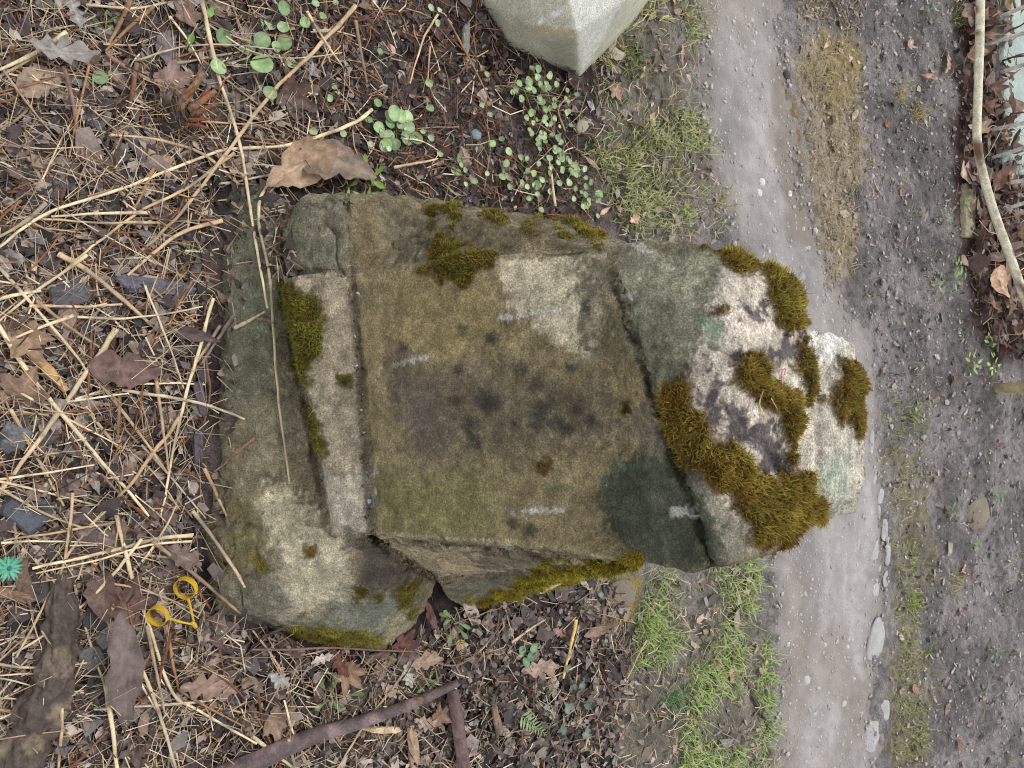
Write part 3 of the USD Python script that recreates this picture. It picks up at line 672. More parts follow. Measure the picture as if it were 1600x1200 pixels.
STRAW = [lin(c) for c in ((214, 194, 162), (194, 170, 136), (174, 148, 118), (224, 210, 184), (156, 130, 104))]
RUST = [lin(c) for c in ((128, 84, 54), (112, 70, 48), (142, 98, 66), (98, 66, 54))]
def stalk_mesh(pts, r0, c, r, split=True):
    p = catmull(pts, 7 if len(pts) < 6 else 3)
    n = len(p); t = np.linspace(0, 1, n)
    L = np.linalg.norm(np.diff(p, axis=0), axis=1).sum()
    p = p + (fbm(p * 30 + r.uniform(0, 90, 3), 2, 3)[:, None] - .5) * np.array([.004, .004, .003]) * min(1, L * 6)
    rr = r0 * (1 - .45 * t) * (1 + .5 * (fbm(p * 90, 2, 4) - .5))
    node = int(r.integers(2, max(3, n - 2))) if n > 5 else 1
    rr[node] *= 1.25
    v, f = tube(p, rr, 6, flat=r.uniform(.3, .9))
    k = fbm(np.column_stack([np.repeat(t, 6), np.tile(np.arange(6), n) * .3, np.zeros(n * 6)]) * np.array([14, 1, 1]) + r.uniform(0, 50), 3, 8)
    k3 = fbm(np.column_stack([np.repeat(t, 6) * max(2, L * 22), np.zeros((n * 6, 2))]) + r.uniform(0, 50), 2, 9)
    grey = smooth01(k3, .5, .72)[:, None] * .7
    col = np.empty_like(v); col[:n * 6] = (c * (1 - grey) + np.array([.20, .165, .135]) * grey) * (.55 + .9 * k)[:, None]
    col[node * 6:node * 6 + 6] *= .6; col[n * 6:] = c * .9
    return v, f, col

def leaf_outline(kind, N, r):
    a = np.linspace(0, 2 * np.pi, N, endpoint=False)
    if kind == 'maple':
        tips = [(0, .62), (.45, .30), (.92, .52), (1.42, .24), (2.0, .36), (2.6, .2), (3.14, .16), (3.68, .2), (4.28, .36), (4.86, .24), (5.36, .52), (5.83, .30), (6.2832, .62)]
        tt = np.array(tips); rad = np.interp(a, tt[:, 0], tt[:, 1]) * (1 + .07 * np.sin(a * 23 + r.uniform(0, 6)) + .05 * r.normal(size=N))
        return np.stack([.38 + rad * np.cos(a), rad * np.sin(a)], 1)
    t = .5 - .5 * np.cos(a); side = np.where(a < np.pi, 1, -1)
    if kind == 'oak': w = (.20 * np.sin(np.pi * t) ** .7) * (1 + .38 * np.sin(t * 26)) * (0.75 + .5 * t)
    elif kind == 'lance': w = .13 * np.sin(np.pi * t ** .85) ** .9
    elif kind == 'round': w = .46 * np.sqrt(np.clip(1 - (2 * t - 1) ** 2, 0, 1))
    elif kind == 'scrap': w = .3 * np.sin(np.pi * t) ** .5 * (1 + .35 * r.normal(size=N)); t = t + .05 * r.normal(size=N)
    elif kind == 'ivy':
        tt = np.array([(0, .6), (.5, .26), (1.1, .42), (1.6, .28), (2.3, .36), (3.14, .12), (3.98, .36), (4.68, .28), (5.18, .42), (5.78, .26), (6.2832, .6)])
        rad = np.interp(a, tt[:, 0], tt[:, 1]); return np.stack([.38 + rad * np.cos(a), rad * np.sin(a)], 1)
    else: w = .27 * np.sin(np.pi * t ** .8) ** .8 * (1 + .03 * np.sin(t * 60))
    if kind in ('ovate', 'lance', 'oak'):
        for _ in range(3): t0 = r.uniform(.1, .95); w = w * (1 - r.uniform(0, .55) * np.exp(-((t - t0) / .06) ** 2) * (side == r.choice([-1, 1])))
        w = w * (1 + .06 * r.normal(size=N))
    return np.stack([t, side * w], 1)

def leaf_mesh(kind, L, c, r, curl=.5, N=36, rings=4, wear=.35, vein=.22, crumple=.06):
    o = leaf_outline(kind, N, r); ctr_ = np.array([.42, 0.0])
    s = np.linspace(0, 1, rings + 1)[1:]
    uv = np.vstack([ctr_[None]] + [ctr_ + (o - ctr_) * k for k in s])
    x, y = uv[:, 0] - .42, uv[:, 1]
    q = np.stack([uv[:, 0] * 5, uv[:, 1] * 5, np.full(len(uv), r.uniform(0, 99))], 1)
    blot = smooth01(fbm(q * 2.6 + 31, 3, 16), .52, .66)
    z = curl * (r.uniform(-.5, .9) * x * x + r.uniform(.2, 1.4) * y * y + r.uniform(-.25, .5) * np.abs(y)) + r.normal() * curl * .5 * x * y + crumple * (fbm(q, 3, 5) - .5) * 2
    v = np.stack([uv[:, 0] - .5, uv[:, 1], z], 1) * L
    f = [[0, 1 + i, 1 + (i + 1) % N] for i in range(N)]
    for k in range(rings - 1):
        b0, b1 = 1 + k * N, 1 + (k + 1) * N
        for i in range(N):
            j = (i + 1) % N
            f += [[b0 + i, b1 + i, b1 + j], [b0 + i, b1 + j, b0 + j]]
    k = fbm(q * 1.6, 3, 6)
    col = c * (1 - wear + 2 * wear * k)[:, None] * (1 - wear * blot)[:, None]
    edge = np.concatenate([[0], np.repeat(s, N)])
    if kind in ('maple', 'ivy'):
        an = np.abs(((np.arctan2(y, x) - np.array([[0], [.92], [-.92], [2.0], [-2.0]]) + np.pi) % (2 * np.pi)) - np.pi).min(0); vv = np.exp(-(an * np.hypot(x, y) / .022) ** 2)
    else: vv = np.exp(-(y / .02) ** 2) + .6 * np.exp(-((((uv[:, 0] - .8 * np.abs(y)) * 8) % 1 - .5) / .16) ** 2) * (np.abs(y) > .03)
    col = col * (1 + vein * vv - .18 * edge ** 3)[:, None]
    return v, np.array(f), col

def turn(v, r, tilt, az=None):
    az = r.uniform(0, 2 * np.pi) if az is None else az
    ta, tm = r.uniform(0, 2 * np.pi), abs(r.normal()) * tilt
    c, s = math.cos(az), math.sin(az)
    v = v @ np.array([[c, s, 0], [-s, c, 0], [0, 0, 1]])
    ax = np.array([math.cos(ta), math.sin(ta), 0]); K = np.array([[0, -ax[2], ax[1]], [ax[2], 0, -ax[0]], [-ax[1], ax[0], 0]])
    R = np.eye(3) + math.sin(tm) * K + (1 - math.cos(tm)) * K @ K
    return v @ R.T

def px_len(px, py, n):
    """metres that n traced pixels span, side on, at this spot"""
    return n / FPX * float((ground_at(px, py) - EYE) @ FWD)

def az_of(px, py, dx, dy):
    a, b = ground_at(px, py), ground_at(px + dx, py + dy)
    return math.atan2(b[1] - a[1], b[0] - a[0])

LEAFC = [lin(c) for c in ((124, 100, 94), (106, 84, 80), (150, 124, 106), (138, 116, 108), (94, 78, 76), (170, 146, 124), (146, 136, 134), (120, 110, 108), (150, 120, 98), (88, 74, 72))]
LEAFC = [c * .66 + c @ np.array([.3, .55, .15]) * np.array([1.1, .99, .9]) * .34 for c in LEAFC]
MARKS = {'left frame edge': (0, 560), 'thickest crossed straw': (100, 640), 'slate coloured chip': (236, 448), 'plant stump': (272, 188), 'wide tan leaf': (66, 132), 'left top corner': (30, 30), 'purplish rounded leaf': (195, 578), 'longest falling straw': (360, 200), 'monument side block': (400, 330), 'foot stone left part': (320, 420), 'foot stone middle': (320, 640), 'foot stone right end': (310, 860),
         'yellow plastic tie': (270, 940), 'teal plastic flower': (15, 881), 'rotten log': (80, 1050), 'long dark leaf': (195, 1040), 'light brown leaf': (320, 1066), 'left bottom corner': (40, 1180), 'knotted branch': (560, 1130), 'base boulder': (560, 1020), 'second dark branch': (720, 1130), 'boulder notch': (690, 950), 'mossy side rock': (850, 930), 'fern frond': (826, 1128), 'ivy leaf': (890, 1090), 'right grass verge': (980, 1100),
         'granite block': (830, 100), 'seedling cluster': (616, 205), 'tan maple leaf': (465, 262), 'monument left flank': (700, 310), 'slab left edge': (840, 325), 'grey stone sliver': (910, 195), 'green patch middle': (845, 225), 'granite block corner': (880, 130), 'top straw crossing': (480, 60), 'weathered board': (1510, 330), 'stone slab': (1570, 150), 'pole end': (1590, 440), 'fallen pole top': (1530, 20), 'wooden stake': (1560, 606), 'flat far stone': (1530, 800), 'straw coloured tuft': (1432, 178), 'far grass line': (1420, 1000), 'far soil corner': (1540, 1100), 'leafy weeds': (1488, 418), 'fallen pole middle': (1530, 220)}
MK, MP = list(MARKS), np.array(list(MARKS.values()), float)
SAID = {}
def where(q):
    p = project(q[None])[0]; d = p - MP; i = (d ** 2).sum(1).argmin(); dx, dy = d[i]; n = math.hypot(dx, dy)
    if n < 28: return 'right by the ' + MK[i]
    side = ('right of' if dx > 0 else 'left of') if abs(dx) > abs(dy) else ('below' if dy > 0 else 'above')
    return f'{side} the {MK[i]}' if n < 75 else f'far {side} the {MK[i]}'
def tone(c):
    c = np.asarray(c).mean(0) if np.ndim(c) > 1 else np.asarray(c); l = c.mean(); red = c[0] / max(c[2], 1e-3)
    if l < .065: return 'very dark'
    if red < 1.35: return 'pale grey' if l > .2 else 'grey'
    if l > .27: return 'pale tan'
    if l > .17: return 'tan'
    return 'reddish brown' if red > 2.3 else 'brown' if l > .105 else 'dark brown'
def describe_leaf(kind, col, size, q):
    k = {'maple': 'lobed', 'oak': 'wavy edged', 'ovate': 'rounded', 'lance': 'narrow'}[kind]
    return f"{'large' if size > .075 else 'small' if size < .045 else 'middling'} {tone(col)} {k} leaf {where(q)}"
def describe_stalk(p, r0, c):
    a, b = project(p[[0, -1]]); ang = math.degrees(math.atan2(b[1] - a[1], b[0] - a[0])) % 180; L = math.hypot(*(b - a))
    way = 'level' if ang < 18 or ang > 162 else 'upright' if 70 < ang < 110 else 'falling' if ang < 90 else 'rising'
    return f"{'long' if L > 170 else 'short' if L < 90 else 'middling'} {'thick' if r0 > .0027 else 'thin' if r0 < .0019 else 'slim'} {tone(c)} {way} straw {where(p.mean(0))}"

FRONT = [(-60, -40), (420, -40), (560, 100), (470, 290), (345, 300), (330, 960), (470, 1010), (700, 1000), (560, 1240), (-60, 1240)]
FRONT_L = [(-60, -40), (420, -40), (470, 290), (345, 300), (338, 640), (-60, 640)]
FRONT_R = [(-60, 620), (338, 620), (330, 960), (470, 1010), (600, 1020), (480, 1240), (-60, 1240)]
LEFT = [(420, -40), (740, -40), (800, 70), (910, 130), (940, 380), (800, 335), (470, 290)]
RIGHT = [(480, 1240), (600, 1020), (700, 950), (960, 900), (985, 1000), (960, 1240)]
GRASS_L = [(985, -40), (1080, -40), (1100, 200), (1130, 360), (1120, 390), (960, 375), (925, 260), (915, 130)]
GRASS_R = [(1010, 890), (1180, 870), (1200, 1000), (1218, 1240), (960, 1240), (985, 1020)]
VERGE = [(1240, -40), (1340, -40), (1345, 200), (1340, 420), (1290, 450), (1265, 300)]
DIRT = [(1340, -40), (1500, -40), (1520, 300), (1540, 560), (1640, 620), (1640, 1240), (1390, 1240), (1395, 900), (1390, 700), (1350, 460), (1345, 200)]
PILE = [(1495, -40), (1565, -40), (1562, 120), (1572, 240), (1640, 300), (1640, 560), (1540, 560), (1512, 400), (1500, 200)]
lr = np.random.default_rng(2024)

# fine litter nobody could count: crumbs of leaf, splinters, short straws
crumbs, bits, cones = Pile(), Pile(), Pile()
def crumb_field(poly, n, size, pal, lift, r):
    p = sample_px(poly, n, r)
    for q in p:
        L = size * r.lognormal(0, .45)
        o = np.array([[-.5, -.18, 0], [0, -.3, .06], [.5, -.1, 0], [.45, .2, .05], [0, .3, -.03], [-.45, .2, .04]]) * (1 + .3 * r.normal(size=(6, 1))) * L
        o = turn(o, r, .5) + q + [0, 0, r.uniform(.001, lift)]
        crumbs.add(o, [[0, 1, 4], [0, 4, 5], [1, 2, 3], [1, 3, 4]], pal[r.integers(len(pal))] * r.uniform(.4, 1.45))
def straw_field(poly, n, lmin, lmax, rad, pal, lift, r, tilt=.18):
    p = sample_px(poly, n, r)
    for q in p:
        L = r.uniform(lmin, lmax) * r.uniform(.5, 1.2); a = r.uniform(0, np.pi * 2); b = r.normal() * L * .12; e = r.normal() * tilt * L
        d = np.array([math.cos(a), math.sin(a), 0]); s = np.array([-d[1], d[0], 0]); h = r.uniform(.002, lift)
        pts = np.array([q - d * L / 2 + [0, 0, h - min(e, h)], q + s * b + [0, 0, h + .004], q + d * L / 2 + [0, 0, h + max(e, -h)]])
        v, f = tube(pts, rad * r.uniform(.5, 1.3), 4, flat=.6, cap=False)
        bits.add(v, f, pal[r.integers(len(pal))] * r.uniform(.55, 1.1))
DK = [lin(c) for c in ((64, 54, 54), (52, 46, 48), (82, 68, 64), (72, 60, 56))]
crumb_field(FRONT, 7500, .015, LEAFC + DK * 2 + [lin((176, 160, 146))], .016, lr)
crumb_field(LEFT, 2200, .012, LEAFC + DK * 4, .008, lr)
crumb_field(RIGHT, 3000, .015, LEAFC + DK + [lin((168, 150, 130))], .012, lr)
crumb_field(GRASS_L, 350, .014, LEAFC[2:] + [lin((176, 142, 116))], .012, lr)
crumb_field(GRASS_R, 450, .014, LEAFC[2:] + [lin((176, 142, 116))], .012, lr)
crumb_field(DIRT, 2600, .010, LEAFC + DK + [lin((160, 150, 140))] * 8, .008, lr)
crumb_field(VERGE, 500, .010, [lin((160, 142, 118)), lin((134, 118, 98)), lin((176, 150, 128))], .006, lr)
crumb_field(PILE, 1100, .026, [lin(c) for c in ((116, 92, 80), (98, 76, 66), (138, 112, 96), (82, 66, 60))], .05, lr)
straw_field(FRONT, 3400, .02, .10, .0010, STRAW + RUST + DK, .018, lr)
straw_field(FRONT, 2000, .04, .16, .0005, STRAW[:2] + [lin((170, 160, 150))], .02, lr)
straw_field(LEFT, 1300, .03, .09, .0010, STRAW[1:] + RUST * 2 + DK, .010, lr)
straw_field(RIGHT, 900, .025, .09, .0010, STRAW + RUST[:2] + DK, .014, lr)
straw_field(DIRT, 700, .015, .05, .0011, STRAW[1:3] + [lin((140, 128, 116))] * 2 + DK[:2], .006, lr)
straw_field(VERGE, 500, .02, .06, .0011, [lin((168, 150, 116)), lin((150, 134, 104))], .008, lr)
straw_field(GRASS_L, 300, .02, .06, .0010, STRAW + RUST[:1], .012, lr)
straw_field(GRASS_R, 350, .02, .06, .0010, STRAW, .012, lr)
straw_field(PILE, 260, .05, .16, .0016, RUST + STRAW[2:4], .06, lr, .35)
put('leaf_crumbs', *crumbs.get()[:2], 'dead_leaf', crumbs.get()[2] * .7 + crumbs.get()[2].mean(1, keepdims=True) * .3, normals=None, kind='stuff', label='crumbled dead leaves and splinters carpeting the soil')
put('short_straw', *bits.get()[:2], 'straw', bits.get()[2], normals=None, kind='stuff', label='short broken straw and needles strewn over the soil')
grit = Pile(); ico = trimesh.creation.icosahedron()
for poly, n, sz, cc in ((PATH, 1900, .0032, (162, 158, 156)), (DIRT, 900, .004, (150, 146, 144)), (FRONT, 300, .004, (120, 114, 112)), (LEFT, 250, .004, (110, 104, 104))):
    for q in sample_px(poly, n, lr):
        grit.add(ico.vertices * sz * lr.lognormal(0, .4) * np.array([1, 1, .5]) * lr.uniform(.6, 1.3, (12, 1)) + q + [0, 0, .006 if poly is PATH else .002], ico.faces, lin(cc) * lr.uniform(.8, 1.3))
put('grit', *grit.get()[:2], 'packed_path', grit.get()[2], normals=None, kind='stuff', label='loose grit pressed into the path and the soil')

# grass: clumps of short blades along both sides of the path
def grass_mesh(spots, per, length, width, dark, light, r, spread=.55, rad=.012):
    per = per * 1; pts = np.repeat(spots, per, 0) + np.column_stack([r.normal(size=(len(spots) * per, 2)) * rad, np.full(len(spots) * per, -.002)])
    nn = np.tile([0, 0, 1.0], (len(pts), 1))
    v, f, c = blades(pts, nn, length, spread, width, dark, light, r, seg=3)
    tone = np.repeat(np.repeat(r.uniform(0, 1, len(spots)), per), 8)[:, None]
    return v, f, c * (1 - .35 * tone) + lin((206, 190, 140)) * .32 * tone
gp_ = Pile()
for poly, n, L, d, l, thr in ((GRASS_L, 620, .036, (112, 128, 76), (204, 214, 156), .56), (GRASS_R, 900, .04, (102, 132, 70), (190, 214, 144), .53), ([(1396, 820), (1440, 860), (1445, 1180), (1400, 1180)], 170, .03, (96, 108, 62), (164, 176, 104), .42),
                              (VERGE, 160, .022, (128, 116, 84), (184, 168, 128), .48), (DIRT, 130, .022, (104, 104, 72), (166, 166, 118), .5), (RIGHT, 60, .028, (92, 104, 66), (160, 176, 116), .55), (LEFT, 22, .02, (92, 104, 66), (160, 176, 116), .55),
                              ([(1385, 600), (1450, 620), (1440, 760), (1390, 860), (1380, 700)], 60, .025, (100, 110, 62), (166, 178, 108), .4)):
    sp = sample_px(poly, n * 3, lr); sp = sp[.6 * fbm(sp * 9, 3, 91) + .4 * fbm(sp * 26, 2, 92) > thr + .015][:n]
    v, f, c = grass_mesh(sp[: int(len(sp) * .75)], 7, L * .8, .0022, lin(d), lin(l), lr, 1.0, .016)
    gp_.add(v, f, c)
v, f, c = gp_.get()
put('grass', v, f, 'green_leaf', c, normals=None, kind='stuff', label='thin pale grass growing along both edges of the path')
for px, py, dark, light, n, lab in [
    (1497, 28, (74, 104, 50), (150, 176, 96), 60, 'bright green grass tuft alone on dark soil beyond the path'),
    (1432, 178, (120, 112, 66), (194, 178, 126), 90, 'largest straw coloured grass tuft beyond the path'),
    (1404, 140, (120, 112, 66), (190, 178, 126), 70, 'straw coloured grass tuft with olive centre beside the bare soil'),
    (1488, 912, (104, 108, 60), (188, 182, 120), 70, 'star shaped tuft of yellowing grass on the dark soil'),
    (1424, 935, (86, 118, 50), (158, 186, 92), 70, 'fresh green tuft in the grass line past the path'),
    (1452, 1015, (86, 116, 52), (156, 182, 92), 36, 'small green tuft just outside the grass line past the path'),
    (1425, 645, (92, 118, 60), (168, 186, 110), 60, 'pale green mossy tuft behind the middle of the monument'),
    (1050, 1090, (58, 96, 60), (112, 156, 100), 110, 'dark green lush tuft in the right hand grass verge'),
    (1105, 1005, (60, 90, 56), (120, 150, 96), 70, 'dark green tuft with bare soil beside it near the path'),
    (1035, 1015, (84, 118, 64), (172, 198, 124), 90, 'bright green tuft at the front edge of the right verge'),
    (1125, 318, (110, 112, 62), (186, 184, 120), 80, 'yellow green tuft spreading onto the path left of the monument'),
    (985, 100, (84, 104, 54), (158, 172, 98), 110, 'green tuft beside the pale granite block'),
    (1010, 215, (92, 112, 60), (168, 180, 110), 110, 'dense olive tuft on the left verge below a fallen twig'),
    (1095, 25, (100, 106, 62), (176, 176, 116), 70, 'olive tuft reaching onto the path at the top corner')]:
    g0 = ground_at(px, py)
    v, f, c = grass_mesh(np.array([g0]), n, .034, .0016, lin(dark), lin(light) * 1.1, lr, .8, .02)
    put('grass_tuft', v, f, 'green_leaf', c, normals=None, label=lab, category='grass tuft')

# ------------------------------------------------------------------ dead leaves
def lay_leaf(px, py, kind, npx, c, dxy=None, curl=.6, lift=.012, label=None, group=None, tilt=.22, N=44, rings=5, big=True, crumple=.085, name='dead_leaf'):
    g0 = ground_at(px, py) if not isinstance(px, np.ndarray) else px
    L = px_len(px, py, npx) if big else npx
    v, f, col = leaf_mesh(kind, L, np.asarray(c), lr, curl, N, rings, crumple=crumple)
    v = turn(v, lr, tilt, None if dxy is None else az_of(px, py, *dxy))
    v = v + g0 + [0, 0, lift - min(0, v[:, 2].min()) * .6]
    put(name, v, f, 'dead_leaf', col, label=label, category='leaf', group=group)

for px, py, kind, npx, c, dxy, curl, lift, lab in [
    (462, 262, 'ovate', 120, (186, 152, 118), (-40, 20), 1.7, .022, 'tan curled maple leaf leaning on the left end of the monument foot'),
    (512, 262, 'ovate', 128, (136, 116, 100), (30, 10), .9, .014, 'broad grey brown leaf beside the tan maple leaf at the left of the monument'),
    (195, 578, 'ovate', 105, (118, 88, 80), (90, 8), .35, .024, 'purplish brown rounded leaf lying flat among straw before the monument'),
    (66, 132, 'ovate', 85, (168, 140, 116), (60, -30), .4, .018, 'wide tan leaf below the grey curled leaf near the frame corner'),
    (95, 92, 'oak', 95, (142, 136, 132), (80, 10), 1.1, .03, 'grey shrivelled leaf curling over above the wide tan leaf'),
    (115, 25, 'oak', 60, (150, 144, 142), (20, 60), 1.1, .02, 'small pale grey curled leaf at the top edge'),
    (268, 135, 'maple', 80, (142, 110, 100), (30, 30), .5, .02, 'pinkish brown lobed leaf beside the broken plant stump'),
    (290, 30, 'maple', 55, (128, 98, 84), (10, -40), .6, .02, 'small brown lobed leaf above the broken plant stump'),
    (258, 85, 'ovate', 55, (118, 108, 112), (10, 50), .5, .018, 'dull violet leaf between the two lobed leaves near the stump'),
    (330, 128, 'ovate', 55, (112, 102, 100), (30, 30), .5, .018, 'grey brown leaf tucked under the longest pale stalk'),
    (455, 155, 'maple', 75, (104, 78, 70), (50, 30), .7, .016, 'dark brown leaf half buried behind the long crossing straw'),
    (480, 108, 'oak', 45, (140, 134, 130), (20, 40), .8, .016, 'small grey leaf left of the round seedlings'),
    (188, 1040, 'lance', 210, (112, 96, 94), (10, 100), .9, .03, 'long dark pointed leaf hanging across the litter near the rotten log'),
    (320, 1066, 'oak', 100, (150, 120, 102), (90, 15), .5, .02, 'light brown leaf lying right of the long straw near the dark branch'),
    (195, 935, 'maple', 95, (114, 84, 76), (20, -40), .5, .016, 'purple brown lobed leaf left of the yellow plastic tie'),
    (160, 925, 'ovate', 80, (110, 82, 72), (5, 60), .9, .02, 'brown folded leaf left of the lobed purple leaf'),
    (262, 900, 'maple', 60, (104, 82, 82), (20, 30), .5, .014, 'dusky leaf under the yellow plastic tie'),
    (278, 862, 'oak', 70, (132, 110, 100), (50, 20), .6, .024, 'pale brown torn leaf between straws above the yellow tie'),
    (35, 610, 'maple', 90, (150, 118, 92), (30, -50), .5, .016, 'light brown maple leaf at the left frame edge'),
    (45, 535, 'maple', 80, (158, 124, 92), (30, 40), .6, .02, 'tan lobed leaf crossed by the broad flat straw'),
    (255, 795, 'oak', 60, (116, 88, 80), (20, 30), .6, .016, 'dull red brown leaf in the straw before the monument foot'),
    (205, 730, 'oak', 60, (130, 102, 86), (10, 40), .6, .014, 'brown curled leaf deep among crossing straws'),
    (300, 525, 'lance', 80, (104, 82, 80), (40, 10), .5, .016, 'purplish narrow leaf beside the monument foot'),
    (245, 500, 'oak', 55, (142, 126, 114), (10, 40), .9, .02, 'grey brown twisted leaf near the slate coloured bark chip'),
    (370, 775, 'ovate', 36, (92, 62, 60), (10, 30), .5, .016, 'small dark red leaf against the monument foot'),
    (640, 1035, 'ovate', 65, (116, 96, 94), (30, 20), .5, .014, 'grey violet leaf lying under the base boulder'),
    (625, 1000, 'maple', 55, (120, 70, 62), (20, -30), .6, .016, 'reddish leaf tucked against the base boulder'),
    (668, 960, 'lance', 55, (128, 78, 70), (10, 30), .6, .016, 'red brown narrow leaf in the notch between boulder and side rock'),
    (655, 1028, 'oak', 60, (178, 148, 122), (40, -10), .6, .02, 'pale tan leaf strip just right of the base boulder'),
    (540, 1050, 'maple', 60, (160, 124, 98), (30, 30), .7, .016, 'tan leaf with a white edge below the base boulder'),
    (525, 1030, 'oak', 50, (124, 72, 52), (10, 20), .9, .014, 'rusty curled leaf in the hollow below the base boulder'),
    (497, 1024, 'oak', 36, (208, 196, 180), (20, -8), .8, .02, 'small whitish leaf lying below the base boulder'),
    (630, 1050, 'oak', 40, (186, 186, 168), (10, 30), .6, .02, 'lichen spotted pale leaf between boulder and dark branch'),
    (600, 1072, 'oak', 36, (182, 160, 138), (20, 20), .7, .016, 'small beige leaf just behind the dark branch'),
    (430, 1120, 'maple', 70, (148, 116, 94), (40, 10), .6, .016, 'brown leaf with upturned stalk at the bottom edge'),
    (430, 1055, 'oak', 50, (158, 158, 160), (30, 20), .9, .018, 'ash grey curled leaf left of the boulder'),
    (660, 1125, 'oak', 50, (168, 142, 124), (30, 10), .6, .016, 'pale brown leaf between the two dark branches'),
    (680, 1112, 'maple', 44, (138, 104, 82), (20, -20), .6, .02, 'small brown star shaped leaf touching the second dark branch'),
    (835, 1040, 'oak', 60, (188, 158, 140), (40, -10), .6, .014, 'pink beige leaf among ivy right of the monument'),
    (868, 985, 'oak', 34, (172, 124, 108), (20, 10), .6, .012, 'small pinkish leaf below the mossy side rock'),
    (930, 980, 'lance', 60, (156, 126, 106), (40, -20), .8, .014, 'curved brown leaf beside the yellow moss patch'),
    (1138, 1052, 'oak', 34, (176, 140, 118), (5, 30), .4, .010, 'brown leaf lying flat on the right verge'),
    (938, 332, 'lance', 30, (196, 152, 126), (20, -14), .4, .014, 'small orange pink leaf by the left top corner of the slab'),
    (985, 345, 'oak', 34, (200, 160, 138), (20, -10), .4, .012, 'pink beige leaf on the verge left of the monument top'),
    (958, 145, 'maple', 34, (176, 138, 116), (10, 20), .7, .010, 'curled pinkish leaf just right of the granite block'),
    (920, 257, 'lance', 32, (168, 132, 110), (20, 20), .5, .012, 'tan narrow leaf at the edge of the green patch'),
    (1063, 88, 'lance', 34, (178, 138, 116), (2, 30), .3, .008, 'narrow pink leaf on bare soil of the left verge'),
    (1448, 122, 'lance', 36, (178, 138, 110), (30, 14), .4, .008, 'tan leaf lying beside the straw coloured tuft'),
    (1476, 100, 'oak', 36, (186, 150, 116), (4, -30), .5, .010, 'upright tan leaf on dark soil before the leaf pile'),
    (1418, 70, 'maple', 26, (180, 150, 126), (10, -10), .6, .008, 'small beige leaf on the soil at the top'),
    (1500, 272, 'maple', 46, (186, 158, 138), (6, -30), .5, .02, 'pale toothed leaf at the foot of the fallen pole'),
    (1525, 345, 'ovate', 44, (118, 76, 68), (4, 30), .3, .02, 'dark red oval leaf lying on the weathered board'),
    (1548, 362, 'maple', 34, (172, 134, 106), (6, 24), .5, .02, 'tan lobed leaf between the board and the fallen pole'),
    (1560, 18, 'maple', 44, (198, 156, 110), (20, -16), .8, .03, 'bright tan curled leaf behind the fallen pole'),
    (1500, 408, 'ovate', 24, (178, 142, 128), (6, 10), .4, .012, 'pink leaf on soil right beside the leafy green weeds'),
    (1425, 1075, 'ovate', 22, (168, 112, 80), (6, 10), .5, .010, 'orange brown leaf in the far grass line'),
    (1495, 1163, 'ovate', 22, (146, 98, 72), (4, 14), .6, .008, 'orange brown leaf on dark soil in the far corner'),
]:
    lc_ = lin(c); lay_leaf(px, py, kind, npx, lc_ * .7 + lc_.mean() * np.array([1.12, .98, .88]) * .3, dxy, curl * 1.25, lift, lab)

def leaf_field(poly, n, smin, smax, pal, lift, label, group, kinds=('maple', 'oak', 'ovate', 'lance', 'oak'), tilt=.35):
    for q in sample_px(poly, n, lr):
        kind = kinds[lr.integers(len(kinds))]; c = pal[lr.integers(len(pal))] * lr.uniform(.6, 1.35)
        v, f, col = leaf_mesh(kind, lr.uniform(smin, smax), c, lr, lr.uniform(.5, 1.8), 32, 4, crumple=.12)
        v = turn(v, lr, tilt) + q + [0, 0, lr.uniform(.25, 1) * lift]
        label = describe_leaf(kind, col, np.ptp(v[:, :2], 0).max(), q)
        put('dead_leaf', v, f, 'dead_leaf', col, label=label, category='leaf', group=group)
leaf_field(FRONT_L, 62, .035, .085, LEAFC, .016, 'dead brown leaf in the straw litter before the left half of the monument', 'leaves in the litter before the left half of the monument')
leaf_field(FRONT_R, 72, .035, .085, LEAFC, .016, 'dead brown leaf in the straw litter before the right half of the monument', 'leaves in the litter before the right half of the monument')
leaf_field(LEFT, 26, .025, .06, LEAFC, .008, 'small dead leaf on dark soil left of the monument', 'leaves on the soil left of the monument')
leaf_field(RIGHT, 50, .025, .065, LEAFC + [lin((176, 150, 130)), lin((164, 138, 122))], .012, 'small dead leaf on the ground right of the monument', 'leaves on the ground right of the monument')
leaf_field(PILE, 60, .07, .14, [lin(c) for c in ((138, 108, 90), (118, 90, 78), (162, 132, 110), (100, 78, 70), (180, 150, 126), (132, 114, 104))], .07, 'brown leaf in the drift of leaves along the fallen pole', 'drift of leaves along the far edge', ('maple', 'oak', 'maple', 'ovate'), .6)
leaf_field(DIRT, 18, .03, .05, [lin((170, 134, 110)), lin((140, 106, 86)), lin((150, 130, 116))], .006, 'small dead leaf on the bare soil beyond the path', 'leaves on the soil beyond the path')

# ------------------------------------------------------------------ straw stalks
def lay_stalk(pts, wpx, c, lift=.02, label=None, group=None, jitter=0):
    pts = catmull(np.column_stack([np.array(pts, float), np.zeros(len(pts))]), 4)[:, :2]
    px, py = pts.T
    p, on = surf_hits(px, py)
    depth = ((p - EYE) @ FWD).mean()
    d = EYE - p; d /= np.linalg.norm(d, axis=1, keepdims=True)
    up = np.interp(np.arange(len(px)), np.arange(0, len(px), 4), lift * lr.uniform(.8, 1.3, len(range(0, len(px), 4)))); up[on] = .010
    p = p + d * (up / d[:, 2])[:, None]
    v, f, col = stalk_mesh(p, wpx / 2.5 / FPX * depth, np.asarray(c), lr)
    put('straw_stalk', v, f, 'straw', col, label=label, category='stalk', group=group)

